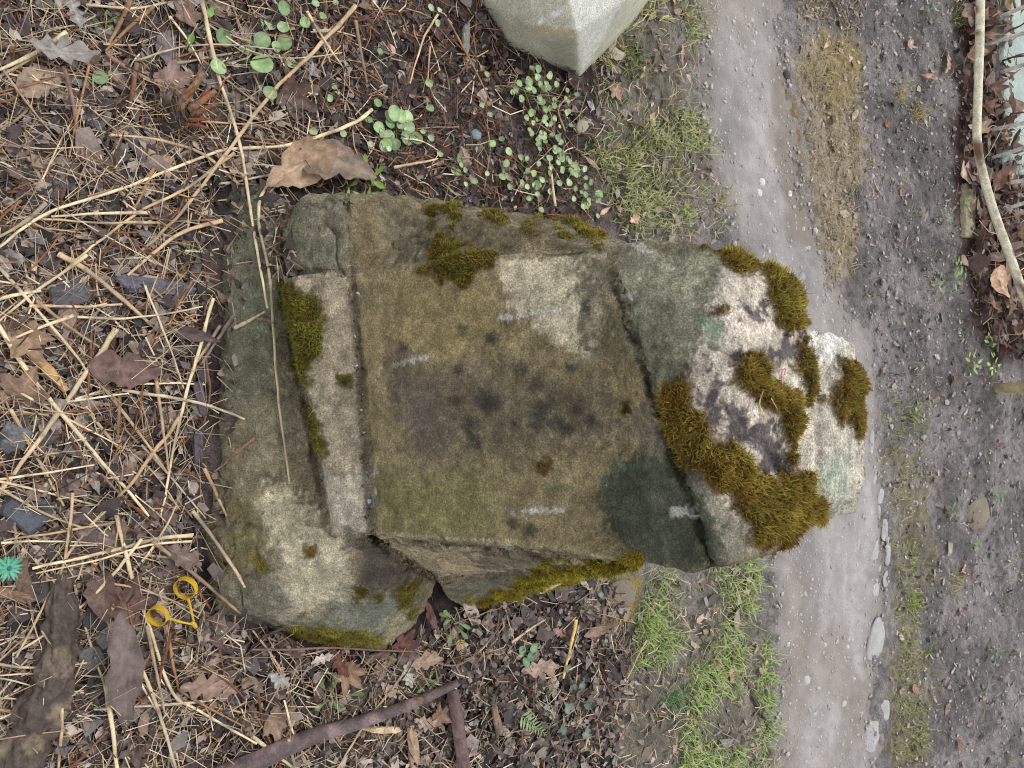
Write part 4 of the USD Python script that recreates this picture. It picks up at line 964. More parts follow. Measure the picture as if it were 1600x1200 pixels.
A, B, Cc, Dd = (218, 198, 162), (194, 168, 132), (150, 112, 76), (118, 78, 52)
for pts, w, c, lab in [
    ([(312, -10), (345, 130), (375, 225), (398, 370), (418, 482)], 8, A, 'long pale straw falling from the top edge onto the monument foot'),
    ([(430, 268), (404, 330), (422, 440), (432, 590), (453, 756)], 7, A, 'thin pale stalk lying along the monument foot with a frayed tip'),
    ([(582, 171), (545, 195), (450, 226), (340, 238), (200, 292), (70, 335), (-10, 392)], 8, A, 'very long straw running from the seedlings to the left edge'),
    ([(556, 8), (513, 57), (430, 140), (343, 253), (287, 327), (200, 412)], 9, B, 'long thick straw rising past the seedlings at the top'),
    ([(366, 238), (290, 295), (207, 337), (110, 412)], 7, B, 'straw just below the long thick one in the upper left'),
    ([(348, 345), (277, 367), (200, 430)], 9, B, 'short stout straw beside the left end of the monument foot'),
    ([(103, 50), (55, 82), (-10, 112)], 10, A, 'upper of two stout straws at the left top corner'),
    ([(110, 62), (50, 90), (-10, 126)], 8, A, 'lower of two stout straws at the left top corner'),
    ([(167, 86), (205, 110), (246, 131)], 11, (166, 126, 108), 'thick pinkish stub beside the plant stump'),
    ([(233, 332), (160, 333), (80, 338)], 7, A, 'level pale straw left of the monument block'),
    ([(252, 348), (150, 347), (20, 340)], 6, B, 'level brownish straw under the pale one'),
    ([(214, 98), (207, 140), (200, 176)], 10, Dd, 'rusty brown stem piece left of the stump'),
    ([(72, 317), (40, 345), (-8, 374)], 9, A, 'pale straw end at the left edge below the level straws'),
    ([(140, 100), (122, 180), (108, 246)], 5, Cc, 'brown straw standing steeply left of the stump'),
    ([(101, 104), (115, 165), (130, 250)], 8, (128, 96, 88), 'purplish brown stem near the wide tan leaf'),
    ([(241, 262), (224, 298), (206, 334)], 7, Cc, 'short brown straw crossing the very long straw'),
    ([(90, 396), (133, 420), (183, 460), (242, 512)], 11, B, 'thick straw pointing at the slate coloured chip'),
    ([(-6, 412), (43, 467), (117, 553), (136, 580)], 7, A, 'straw descending left of the thick pointing straw'),
    ([(-8, 500), (43, 580), (97, 647), (160, 723), (200, 767), (232, 806)], 9, A, 'longest straw of the crossed pair at the left'),
    ([(182, 514), (150, 563), (97, 637), (43, 710), (-8, 782)], 12, A, 'thickest straw of the crossed pair at the left'),
    ([(136, 398), (63, 450), (-8, 508)], 7, A, 'pale straw running to the left edge above the crossed pair'),
    ([(-8, 468), (30, 460), (64, 454)], 9, A, 'short broad straw at the left edge'),
    ([(46, 478), (120, 479), (192, 476)], 7, B, 'level straw below the slate coloured chip'),
    ([(115, 493), (60, 514), (-8, 540)], 7, A, 'straw reaching the left edge under the level straw'),
    ([(334, 466), (307, 560), (287, 633), (267, 720), (252, 806)], 7, A, 'long straw lying in front of the monument foot'),
    ([(344, 509), (322, 545), (298, 580)], 7, B, 'short straw at the front edge of the monument foot'),
    ([(366, 494), (340, 530), (316, 568)], 8, (138, 124, 118), 'greyish stem resting against the monument foot'),
    ([(192, 610), (290, 625), (345, 640), (382, 655)], 7, (204, 190, 166), 'whitish straw pointing at the middle of the monument foot'),
    ([(243, 586), (254, 660), (264, 736)], 7, B, 'straw left of the long one before the monument'),
    ([(163, 606), (220, 680), (262, 740)], 7, B, 'slanting straw under the crossed pair'),
    ([(281, 652), (207, 753), (156, 806)], 8, B, 'slanting straw meeting the long straw before the monument'),
    ([(17, 640), (57, 713), (99, 790)], 8, B, 'straw under the thickest crossed straw'),
    ([(46, 546), (76, 578), (104, 611)], 22, (196, 158, 112), 'broad flat straw blade at the left'),
    ([(320, 732), (335, 765), (354, 806)], 7, B, 'straw slanting towards the foot of the boulder'),
    ([(398, 684), (365, 712), (335, 738)], 5, Cc, 'thin twig end on the front of the monument foot'),
    ([(187, 612), (186, 650), (185, 688)], 8, Cc, 'short upright brown straw below the purplish leaf'),
    ([(304, 838), (250, 842), (147, 867), (50, 888)], 9, A, 'pale bent straw above the yellow tie'),
    ([(300, 846), (240, 850), (150, 876), (56, 896)], 5, A, 'thin straw running along the pale bent one'),
    ([(222, 843), (160, 917), (90, 977), (22, 1021)], 7, A, 'long straw slanting to the rotten log'),
    ([(164, 798), (113, 857), (77, 930), (26, 1028)], 7, B, 'long curved straw over the rotten log'),
    ([(180, 796), (197, 867), (213, 923), (233, 977), (268, 1080), (310, 1110), (402, 1163)], 8, A, 'kinked long straw passing left of the yellow tie'),
    ([(163, 926), (207, 1013), (247, 1110), (276, 1206)], 9, A, 'long straw passing beside the long dark leaf'),
    ([(230, 978), (244, 1045), (258, 1118)], 7, B, 'brownish straw beside the kinked one'),
    ([(163, 1056), (173, 1120), (184, 1206)], 11, A, 'thick pale straw at the bottom edge'),
    ([(97, 1106), (95, 1150), (91, 1206)], 8, B, 'straw at the bottom edge right of the rotten log'),
    ([(178, 816), (90, 832), (5, 844)], 6, B, 'level straw left above the yellow tie'),
    ([(301, 798), (333, 840), (367, 890), (383, 918)], 8, A, 'straw leaning on the boulder end of the foot'),
    ([(239, 846), (307, 900), (345, 932), (375, 958)], 8, (162, 136, 108), 'brown straw reaching the boulder right of the yellow tie'),
    ([(332, 1094), (240, 1103), (146, 1108)], 6, A, 'level straw right of the long dark leaf'),
    ([(-8, 1108), (40, 1116), (95, 1126)], 6, B, 'straw across the rotten log'),
    ([(260, 976), (276, 1062), (292, 1086), (382, 1136)], 6, Cc, 'thin bent brown stem below the yellow tie'),
    ([(648, 1032), (587, 1110), (540, 1180), (522, 1210)], 6, B, 'straw crossing over the big dark branch'),
    ([(394, 1150), (425, 1175), (470, 1208)], 8, A, 'forked straw at the bottom edge below the branch'),
    ([(900, 968), (893, 1005), (880, 1060)], 9, (206, 172, 104), 'yellow straw bundle right of the monument'),
    ([(1010, 1000), (995, 1030), (980, 1060)], 5, B, 'straw on the right verge pointing to the path'),
    ([(480, 18), (505, 60), (535, 104)], 6, B, 'straw above the seedling cluster'),
    ([(556, 32), (564, 80), (574, 130)], 7, Cc, 'brown straw beside the small round seedling'),
    ([(616, 262), (650, 255), (684, 248)], 6, (200, 176, 146), 'pale straw on the soil behind the left flank'),
    ([(672, 72), (670, 100), (668, 130)], 4, B, 'thin upright straw on dark soil'),
    ([(684, 22), (662, 60), (640, 130)], 5, B, 'slanting straw above dark soil at the top'),
    ([(700, 30), (735, 95), (770, 165)], 5, Cc, 'brown stalk running beside the granite block'),
    ([(662, 240), (710, 265), (762, 302)], 3, Dd, 'thin reddish stem along the left flank of the monument'),
    ([(240, 10), (205, 40), (165, 80)], 8, Cc, 'brown straw at the top edge left of the stump'),
    ([(205, 0), (185, 40), (168, 72)], 9, Cc, 'ochre straw at the top edge'),
    ([(265, 25), (295, 65), (325, 118)], 5, A, 'thin pale straw beside the long falling one'),
    ([(800, 1004), (825, 985), (852, 968)], 6, (204, 172, 146), 'pinkish straw below the mossy side rock'),
    ([(868, 322), (861, 270), (858, 245)], 6, (214, 190, 152), 'pale straw against the mossy left edge of the slab'),
    ([(490, 640), (480, 655)], 3, B, 'tiny straw on the ledge'),
    ([(366, 512), (392, 500), (414, 487)], 7, A, 'short straw piece lying on the monument foot'),
    ([(402, 498), (418, 500), (432, 508)], 5, (150, 108, 80), 'reddish splinter lying on the monument foot'),
    ([(400, 370), (436, 395), (474, 420)], 5, (120, 92, 88), 'purplish twig on the side block of the monument'),
]:
    lay_stalk(pts, w, lin(c) * lr.uniform(.7, 1.1), .022, lab)

def stalk_field(poly, n, lmin, lmax, rmin, rmax, pal, lift, label, group):
    for q in sample_px(poly, n, lr):
        L = lr.uniform(lmin, lmax); a = lr.normal(1.0, .9); d = np.array([math.cos(a), math.sin(a), 0]); s = np.array([-d[1], d[0], 0])
        h = lr.uniform(.3, 1) * lift; b = lr.normal() * L * .06; e = lr.normal() * .05 * L
        k = [q - d * L / 2, q - d * L / 6 + s * b, q + d * L / 6 + s * b * .8, q + d * L / 2]
        p = np.array(k); p[:, 2] = gz(p[:, 0], p[:, 1]) + h + np.array([-e, -e / 3, e / 3, e]).clip(-h * .7, .05)
        pp = project(p)
        if MONO_RAYS.intersects_any(p, np.tile([0, 0, 1.0], (4, 1))).any(): continue
        r0 = lr.uniform(rmin, rmax) * lr.uniform(.6, 1); c0 = pal[lr.integers(len(pal))] * lr.uniform(.75, 1.1)
        v, f, col = stalk_mesh(p, r0, c0, lr); label = describe_stalk(p, r0, c0)
        put('straw_stalk', v, f, 'straw', col, label=label, category='stalk', group=group)
stalk_field(FRONT_L, 84, .08, .26, .0014, .0036, STRAW + RUST[:3] + STRAW[:2], .028, 'dry straw stalk in the tangle before the left half of the monument', 'straw before the left half of the monument')
stalk_field(FRONT_R, 74, .08, .26, .0014, .0036, STRAW + RUST[:2] + STRAW[:2], .028, 'dry straw stalk in the tangle before the right half of the monument', 'straw before the right half of the monument')
stalk_field(LEFT, 36, .05, .17, .0010, .0024, STRAW + RUST, .014, 'dry stalk lying on dark soil left of the monument', 'straw left of the monument')
stalk_field(RIGHT, 36, .05, .18, .0010, .0024, STRAW + RUST[:2], .018, 'dry stalk lying among leaves right of the monument', 'straw right of the monument')

# ------------------------------------------------------------------ wood: log, branches, chips, stump
def branch(pts, rads, c, name, label, cat, seed, sides=14, lift=0.0, knots=(), bark=.18, m=12, c2=None, flat=.8, up=None):
    p = np.array([ground_at(a, b) for a, b in pts]); d_ = EYE - p; p = p + d_ * (lift / d_[:, 2])[:, None]
    p = catmull(p, m); rr = np.interp(np.linspace(0, 1, len(p)), np.linspace(0, 1, len(rads)), rads)
    v, f = tube(p, rr, sides, flat)
    axis = np.vstack([np.repeat(p, sides, 0), p[:1], p[-1:]]); out = v - axis
    sidx = np.concatenate([np.tile(np.arange(sides), len(p)), [0, 0]]); tidx = np.concatenate([np.repeat(np.arange(len(p)), sides), [0, 0]])
    k = .5 * fbm(v * 60, 3, seed) + .5 * fbm(np.stack([sidx * 1.7, tidx * .12, 0 * sidx], 1), 3, seed + 2)
    v = axis + out * (1 + bark * 2 * (k - .5))[:, None]
    k2 = fbm(v * 25, 3, seed + 1)[:, None]
    col = lin(c) * (.55 + .9 * k2) if c2 is None else lin(c) * (.6 + .8 * k[:, None]) * (1 - smooth01(k2, .54, .68)) + lin(c2) * smooth01(k2, .54, .68)
    par = xform(name, label=label, category=cat) if knots else '/World'
    if knots:
        put('bark', v, f, 'wood', col, parent=par)
        for kx, ky, kr in knots:
            g0 = ground_at(kx, ky); i = np.linalg.norm(p - g0 - [0, 0, lift], axis=1).argmin(); a = p[i]; dirv = EYE - a; dirv /= np.linalg.norm(dirv)
            kv, kf = tube(np.array([a + dirv * rr[i] * .5, a + dirv * rr[i] * .98, a + dirv * rr[i] * 1.06]), np.array([kr, kr, kr * .7]), 9)
            put('knot', kv, kf, 'wood', lin((146, 104, 74)), parent=par)
    else: put(name, v, f, 'wood', col, label=label, category=cat)
branch([(10, 1250), (38, 1180), (62, 1115), (84, 1058), (92, 1005), (94, 955), (96, 896)], [.031, .032, .031, .03, .028, .024, .012], (78, 68, 62), 'rotten_log', 'dark rotten log half sunk in the litter at the front corner', 'log', 301, 40, .016, (), .75, 20, (120, 108, 92))
branch([(340, 1215), (400, 1190), (485, 1152), (567, 1127), (650, 1097), (714, 1068)], [.018, .017, .0155, .0125, .0105, .008], (92, 80, 80), 'fallen_branch', 'dark purplish branch with a cut knot below the base boulder', 'branch', 303, 16, .03, [(650, 1097, .008)], .06, c2=(132, 114, 116), flat=1.0)
branch([(706, 1076), (712, 1110), (718, 1150), (727, 1215)], [.012, .013, .0135, .014], (98, 80, 78), 'fallen_branch', 'second shorter dark branch touching the tip of the knotted one', 'branch', 305, 14, .022, (), .06, c2=(140, 116, 112), flat=1.0)
branch([(1163, 1055), (1180, 1095), (1204, 1140)], [.0035, .005, .004], (70, 62, 58), 'twig', 'dark twig at the path edge on the right', 'twig', 307, 7, .006, (), .2)
branch([(975, 188), (1005, 198), (1012, 222), (1018, 255)], [.003, .004, .003, .0025], (96, 76, 62), 'twig', 'brown forked twig on the left verge', 'twig', 308, 7, .012, (), .2)
branch([(883, 205), (872, 170), (890, 150)], [.002, .003, .002], (170, 140, 110), 'twig', 'tan twig between the granite block and the green patch', 'twig', 309, 6, .012, (), .2)
branch([(393, 1015), (450, 1015), (520, 1012), (590, 1016), (650, 1018)], [.0016, .002, .002, .0018, .0015], (132, 104, 100), 'creeping_vine', 'thin purplish stem running under the base boulder', 'stem', 310, 6, .025, (), .1)
branch([(650, 1018), (690, 1038), (725, 1035), (765, 1000), (790, 965)], [.0015, .002, .002, .0018, .0012], (132, 110, 104), 'creeping_vine', 'thin curving stem arching right of the base boulder', 'stem', 311, 6, .025, (), .1)
branch([(395, 985), (425, 1025), (440, 1060), (415, 1110)], [.0016, .002, .002, .0014], (176, 150, 132), 'creeping_vine', 'pale looping root left of the base boulder', 'stem', 312, 6, .02, (), .1)

def chip(px, py, lpx, wpx, c, dxy, label=None, group=None, lift=.016, th=.006):
    g0 = ground_at(px, py); L, W = px_len(px, py, lpx), px_len(px, py, wpx)
    a = np.linspace(0, 2 * np.pi, 12, endpoint=False)
    rad = 1 + .16 * lr.normal(size=12)
    e = np.abs(np.cos(a)) ** .55 * np.sign(np.cos(a)), np.abs(np.sin(a)) ** .55 * np.sign(np.sin(a))
    o = np.stack([e[0] * L / 2 * rad, e[1] * W / 2 * rad], 1)
    top = np.column_stack([o * .9, np.full(12, th) + .002 * lr.normal(size=12)]); mid_ = np.column_stack([o, np.full(12, th * .3)]); bot = np.column_stack([o * .92, np.full(12, -th * .6)])
    ctop = np.array([[0, 0, th * 1.15]])
    v = np.vstack([bot, mid_, top, ctop]); f = []
    for k in range(2):
        for i in range(12): f.append([k * 12 + i, k * 12 + (i + 1) % 12, (k + 1) * 12 + (i + 1) % 12]); f.append([k * 12 + i, (k + 1) * 12 + (i + 1) % 12, (k + 1) * 12 + i])
    for i in range(12): f.append([24 + i, 24 + (i + 1) % 12, 36])
    v = turn(v, lr, .12, az_of(px, py, *dxy)) + g0 + [0, 0, lift]
    put('bark_chip', v, np.array(f), 'wood', lin(c) * lr.uniform(.9, 1.1), normals=None, label=label, category='bark chip', group=group)
for a in [
    (236, 448, 108, 28, (98, 96, 104), (100, 8), 'slate coloured long bark chip before the monument foot'),
    (112, 462, 62, 34, (86, 84, 88), (60, -12), 'dark grey bark chip left of the slate coloured one'),
    (48, 792, 60, 54, (72, 76, 84), (40, 30), 'blackish square charcoal chip under the crossed straws'),
    (22, 680, 44, 36, (104, 104, 108), (30, 10), 'grey chip at the left frame edge'),
    (14, 690, 36, 26, (74, 76, 84), (20, 20), 'small dark chip against the left frame edge'),
    (36, 905, 64, 20, (104, 86, 74), (4, 60), 'brown bark strip beside the teal plastic flower'),
    (20, 925, 70, 18, (132, 108, 88), (60, 14), 'light brown bark strip below the teal flower'),
    (150, 962, 44, 34, (66, 64, 70), (30, 10), 'black chip between straws left of the yellow tie'),
    (172, 985, 44, 40, (122, 116, 116), (30, -20), 'grey curved bark piece above the long dark leaf'),
    (142, 1025, 40, 34, (104, 100, 104), (10, 30), 'grey bark piece touching the rotten log'),
    (8, 818, 60, 20, (88, 76, 76), (50, -4), 'dusky bark strip at the left edge over the teal flower'),
    (310, 620, 50, 14, (92, 78, 82), (8, 40), 'narrow violet bark strip before the monument foot'),
    (308, 700, 50, 12, (92, 84, 90), (2, 40), 'dark narrow chip just off the monument foot'),
    (722, 65, 44, 14, (122, 122, 116), (4, 40), 'grey bark sliver on dark soil by the granite block'),
    (640, 1165, 60, 16, (150, 128, 108), (4, 50), 'pale bark strip below the big dark branch'),
    (770, 1120, 50, 12, (124, 104, 92), (10, 40), 'brown bark strip right of the second dark branch'),
    (590, 1135, 60, 12, (206, 186, 152), (50, 3), 'cream wood splinter just under the dark branch'),
    (95, 923, 50, 14, (196, 176, 150), (12, 40), 'whitish wood splinter on the rotten log'),
]: chip(*a)
for poly, n, lab, grp in ((FRONT_L, 22, 'small dark bark chip in the litter before the left half of the monument', 'chips before the left half of the monument'), (FRONT_R, 26, 'small dark bark chip in the litter before the right half of the monument', 'chips before the right half of the monument')):
    for q in project(sample_px(poly, n, lr)):
        ci, cl = lr.integers(4), lr.uniform(22, 48); chip(q[0], q[1], cl, lr.uniform(10, 24), [(92, 86, 88), (78, 66, 62), (108, 92, 82), (70, 66, 70)][ci], (lr.uniform(-30, 30), lr.uniform(-30, 30)), ('tiny ' if cl < 32 else 'small ') + ['grey', 'dark brown', 'light brown', 'blackish'][ci] + ' bark chip ' + where(ground_at(q[0], q[1])), grp, .010)

st = xform('plant_stump', label='broken stump of a dead plant with dark crown and rusty stubs', category='plant stump')
g0 = ground_at(272, 188); ball = trimesh.creation.icosphere(3, .034)
bv = ball.vertices * np.array([1.15, 1, .55]); bv = bv * (1 + .5 * (fbm(bv * 70, 3, 401) - .5))[:, None] + g0 + [0, 0, .006]
put('crown', bv, ball.faces, 'wood', lin((44, 38, 38)) * (.6 + .8 * fbm(bv * 90, 2, 402)[:, None]), parent=st)
for (a, b, r0, c) in [((276, 178), (309, 126), .0075, (150, 108, 72)), ((292, 178), (330, 153), .0075, (140, 92, 60)), ((296, 186), (335, 172), .006, (120, 72, 48)), ((270, 172), (300, 148), .006, (112, 78, 56)), ((255, 172), (264, 150), .006, (84, 66, 52)), ((290, 195), (324, 196), .004, (132, 76, 50)), ((298, 180), (322, 145), .005, (108, 62, 42)), ((286, 200), (318, 210), .004, (110, 66, 46))]:
    p0, p1 = ground_at(*a) + [0, 0, .02], ground_at(*b) + [0, 0, .04]
    v, f, c2 = stalk_mesh(np.array([p0, (p0 + p1) / 2 + [0, 0, .004], p1]), r0, lin(c), lr)
    put('stub', v, f, 'wood', c2, parent=st)
fib = Pile()
for _ in range(140):
    a = lr.uniform(0, 6.28); q = g0 + np.array([math.cos(a), math.sin(a), 0]) * lr.uniform(.0, .045) + [0, 0, lr.uniform(.004, .03)]
    k = np.cumsum(np.vstack([q, lr.normal(size=(3, 3)) * [.013, .013, .005]]), 0)
    v, f = tube(k, .0007, 4, cap=False); fib.add(v, f, lin([(58, 44, 38), (96, 74, 58), (128, 104, 82)][lr.integers(3)]))
put('root_fibres', *fib.get()[:2], 'straw', fib.get()[2], parent=st, kind='stuff')

# ------------------------------------------------------------------ green plants
GREEN = [lin(c) for c in ((184, 208, 154), (168, 198, 140), (196, 214, 168), (146, 176, 124), (164, 190, 144))]
def leaf_on(par, base, az, L, kind, c, tilt, wear=.12, N=14, rings=2, curl=.5):
    v, f, col = leaf_mesh(kind, L, np.asarray(c), lr, curl, N, rings, wear=wear, vein=.12, crumple=.015)
    v[:, 0] += L * .5; v[:, 2] += v[:, 0] * tilt
    cs, sn = math.cos(az), math.sin(az)
    v = v @ np.array([[cs, sn, 0], [-sn, cs, 0], [0, 0, 1]]) + base
    put('leaf', v, f, 'green_leaf', col, parent=par)
def seedling(px, py, leaves, lpx, label=None, group=None, name='seedling', kind='round', pal=GREEN, height=.022, ring=None, cat='seedling'):
    g0 = ground_at(px, py); L = px_len(px, py, lpx * (.78 if kind == 'round' else .9))
    par = xform(name, label=label, category=cat, group=group)
    a0 = lr.uniform(0, 6.28); stem = Pile()
    for i in range(leaves):
        az = a0 + i * 2.4 + lr.normal() * .25
        rr = (ring or .5) * L * lr.uniform(.4, 1.5) * (1 if leaves < 5 else math.sqrt(i / leaves) * 1.6)
        tip = g0 + np.array([math.cos(az) * rr, math.sin(az) * rr, height * lr.uniform(.6, 1.2)])
        v, f = tube(np.array([g0 - [0, 0, .004], (g0 + tip) / 2 + [0, 0, .003], tip]), .0008, 4, cap=False); stem.add(v, f, lin((134, 150, 104)))
        leaf_on(par, tip, az, L * lr.uniform(.8, 1.15), kind, pal[lr.integers(len(pal))] * lr.uniform(.7, 1.1), lr.uniform(-.35, .5), wear=.25)
    put('stem', *stem.get()[:2], 'green_leaf', stem.get()[2], parent=par, normals=None)
seedling(616, 205, 14, 26, 'largest cluster of round pale green leaves left of the monument', ring=.62)
seedling(458, 52, 4, 28, 'four leaved seedling by the long straw at the top', ring=.7)
seedling(376, 100, 4, 36, 'large round leaved seedling with pale leaf near the top left', ring=.8)
seedling(404, 66, 2, 36, 'pair of big dull green leaves beside the longest straw', ring=.5)
seedling(400, 130, 2, 26, 'two leaved seedling where the long straws cross', ring=.6)
seedling(304, 48, 3, 26, 'seedling with narrow bright leaves left of the longest straw', kind='ovate', pal=[lin((116, 168, 72)), lin((132, 178, 92))], ring=.6)
seedling(438, 96, 2, 22, 'small seedling with one broad leaf under the four leaved one', ring=.4)
seedling(504, 18, 4, 16, 'small cluster of pale leaves at the top edge', ring=.8)
seedling(130, 120, 1, 26, 'single green leaf beside the wide tan leaf')
seedling(572, 284, 8, 24, 'bright green rosette against the left flank of the monument', name='weed', kind='oak', pal=[lin((124, 168, 62)), lin((142, 186, 82))], ring=.5, cat='weed')
seedling(538, 297, 6, 15, 'small yellow green weed under the grey brown leaf', name='weed', kind='oak', pal=[lin((134, 168, 58)), lin((150, 182, 82))], ring=.5, cat='weed')
seedling(290, 390, 6, 14, 'tiny feathery weed before the monument foot', name='weed', kind='lance', pal=[lin((112, 142, 58))], ring=.5, cat='weed')
seedling(160, 42, 7, 13, 'tiny star shaped weed at the top left', name='weed', kind='lance', pal=[lin((112, 150, 62))], ring=.5, cat='weed')
seedling(700, 965, 7, 20, 'pale green feathery weed beside the boulder notch', name='weed', kind='oak', pal=[lin((146, 174, 122)), lin((126, 160, 102))], ring=.9, cat='weed')
seedling(512, 1086, 6, 24, 'dull green divided weed below the base boulder', name='weed', kind='oak', pal=[lin((104, 134, 78)), lin((122, 148, 88))], ring=.9, cat='weed')
seedling(662, 1062, 5, 17, 'small fern like weed behind the dark branch', name='weed', kind='oak', pal=[lin((132, 164, 110))], ring=.8, cat='weed')
seedling(812, 1020, 4, 20, 'blue green seedling right of the monument', pal=[lin((112, 148, 118)), lin((122, 160, 120))], ring=.6)
for px, py, n, l, lab in [(925, 912, 2, 15, 'grey green ivy sprig nearest the mossy side rock'), (872, 962, 2, 16, 'ivy sprig with dark leaf among straw'), (906, 945, 3, 13, 'ivy sprig beside the yellow straw bundle'), (884, 1046, 2, 24, 'ivy sprig with one wide bluish leaf'), (898, 1082, 2, 22, 'ivy sprig with pale folded leaf'), (893, 1122, 3, 30, 'largest grey blue ivy leaf near the bottom right'), (835, 1092, 3, 17, 'ivy sprig left of the wide bluish leaf'), (940, 1005, 2, 12, 'tiny ivy sprig at the edge of the grass')]:
    seedling(px, py, n, l, lab, name='ivy', kind='ivy', pal=[lin((118, 138, 124)), lin((132, 150, 138)), lin((98, 120, 104))], ring=.5, cat='ivy')
for px, py, n in [(586, 98, 1), (461, 131, 1), (508, 148, 2), (583, 152, 1), (468, 203, 1), (543, 208, 1), (573, 217, 1), (662, 213, 2), (674, 238, 1), (704, 255, 2), (710, 262, 2), (653, 168, 1), (650, 132, 1), (676, 30, 3), (722, 281, 3), (770, 220, 2), (753, 178, 2), (720, 262, 1), (788, 255, 1), (798, 160, 1), (767, 273, 2), (778, 268, 1), (790, 284, 2), (560, 190, 1), (600, 225, 2), (748, 105, 1)]:
    seedling(px, py, n, 13 if n > 1 else 16, f"tiny seedling with {'one round leaf' if n == 1 else 'two round leaves' if n == 2 else 'three round leaves'} {where(ground_at(px, py))}", 'tiny round leaved seedlings left of the monument', ring=.6)
for px, py in [(827, 133), (808, 146), (833, 128), (842, 155), (852, 150), (823, 160), (845, 180), (876, 195), (882, 152), (826, 200), (836, 222), (845, 214), (858, 255), (808, 260), (870, 262), (822, 290), (826, 315), (905, 306), (894, 312), (912, 300), (918, 322), (850, 285), (880, 270), (838, 245), (812, 285), (862, 235), (842, 300), (897, 285)]:
    nl = int(lr.integers(3, 7)); seedling(px, py, nl, lr.uniform(10, 15), f"small plant of {['three', 'four', 'five', 'six'][nl - 3]} leaves in the green patch {where(ground_at(px, py))}", 'green patch behind the left flank', ring=1.0, height=.03)
for px, py, n, l, lab, c in [(1488, 418, 8, 13, 'leafy green weed nearest the leaf drift on the far soil', (150, 184, 112)), (1480, 438, 6, 12, 'second leafy weed beside the one nearest the leaf drift', (144, 178, 112)), (1455, 448, 5, 11, 'pale weed alone on bare soil toward the path', (150, 180, 118)), (1536, 540, 8, 11, 'bright weed before the wooden stake', (150, 190, 106)), (1510, 570, 8, 12, 'yellow green weed on soil behind the top of the monument', (168, 192, 112)), (1543, 575, 7, 11, 'yellow green weed closest to the wooden stake', (176, 200, 110)), (1497, 318, 5, 11, 'light weed at the end of the weathered board', (144, 182, 112)), (1520, 400, 5, 10, 'small bright weed under the leaf drift', (150, 188, 112)), (1468, 338, 6, 12, 'dull green weed left of the weathered board', (118, 142, 92)), (1475, 800, 6, 10, 'green weed beside the flat far stone', (112, 160, 96)), (1550, 775, 5, 12, 'teal green weed behind the flat far stone', (112, 156, 118)), (1442, 20, 5, 10, 'green weed at the top edge on dark soil', (118, 156, 84)), (1510, 850, 5, 9, 'bright weed right of the flat far stone', (118, 170, 84)), (1545, 1018, 6, 12, 'grey green weed in the far corner', (126, 142, 104))]:
    seedling(px, py, n, l, lab, name='weed', kind='ovate', pal=[lin(c), lin(c) * .85], ring=.7, height=.03, cat='weed')
# fern fronds lying right of the monument
for px, py, dxy, l, c, lab in [(826, 1128, (34, 26), 62, (142, 168, 118), 'pale green fern frond lying at the lower right'), (712, 1010, (4, 30), 32, (190, 158, 104), 'small tan dried fern frond right of the boulder')]:
    par = xform('fern_frond', label=lab, category='fern')
    g0 = ground_at(px, py) + [0, 0, .022]; az = az_of(px, py, *dxy); L = px_len(px, py, l); d = np.array([math.cos(az), math.sin(az), 0])
    v, f = tube(np.array([g0 - d * L / 2, g0 + [0, 0, .004], g0 + d * L / 2]), .0008, 4); put('stem', v, f, 'green_leaf', lin(c) * .8, parent=par)
    for i in range(9):
        for sgn in (-1, 1):
            t = i / 9; leaf_on(par, g0 + d * L * (t - .5) + [0, 0, .002], az + sgn * 1.05, L * .3 * (1 - t * .8), 'lance', lin(c), .1, N=10)

# ------------------------------------------------------------------ litter of people, pebbles, paving
def ribbon_ring(c, r0, w, tiltax, tilt, col, par):
    a = np.linspace(0, 2 * np.pi, 33)[:-1]; th = .0009
    prof = [(r0, -w / 2), (r0 + th, -w / 2), (r0 + th, w / 2), (r0, w / 2)]
    v = np.array([[q[0] * math.cos(x), q[0] * math.sin(x), q[1]] for x in a for q in prof]); f = []
    for i in range(32):
        for k in range(4): f.append([i * 4 + k, ((i + 1) % 32) * 4 + k, ((i + 1) % 32) * 4 + (k + 1) % 4, i * 4 + (k + 1) % 4])
    ax = np.asarray(tiltax, float); ax /= np.linalg.norm(ax); K = np.array([[0, -ax[2], ax[1]], [ax[2], 0, -ax[0]], [-ax[1], ax[0], 0]])
    R = np.eye(3) + math.sin(tilt) * K + (1 - math.cos(tilt)) * K @ K
    put('ring', v @ R.T + c, np.array(f), 'plastic', col, parent=par, normals=None)
tie = xform('plastic_tie', label='yellow plastic tie with two open rings lying on leaves', category='plastic tie')
YEL = lin((204, 166, 36)) * .85
c1, c2_, kn = ground_at(285, 912) + [0, 0, .034], ground_at(243, 955) + [0, 0, .030], ground_at(299, 969) + [0, 0, .03]
ribbon_ring(c1, .0185, .011, (1, .5, 0), .72, YEL, tie); ribbon_ring(c2_, .0165, .011, (1, .5, 0), .72, YEL, tie)
for c_ in (c1, c2_):
    d = kn - c_; d /= np.linalg.norm(d); a = c_ + d * .018
    v, f = tube(catmull([a, (a + kn) / 2 + [0, 0, .004], kn], 6), np.linspace(.0026, .0015, 13), 7); put('stem', v, f, 'plastic', YEL, parent=tie)
v, f = tube(np.array([kn - [.006, .004, 0], kn, kn + [.006, .003, 0]]), [.003, .0042, .003], 7); put('joint', v, f, 'plastic', YEL, parent=tie)
fl = xform('plastic_flower', label='teal plastic flower lying in the litter at the left edge', category='plastic flower')
g0 = ground_at(15, 881) + [0, 0, .03]
for i in range(18):
    leaf_on(fl, g0 + [0, 0, .002 * (i % 2)], i * 2 * np.pi / 18 + lr.normal() * .05, .021 * lr.uniform(.85, 1.1), 'lance', lin((96, 176, 148)), .15, N=10)
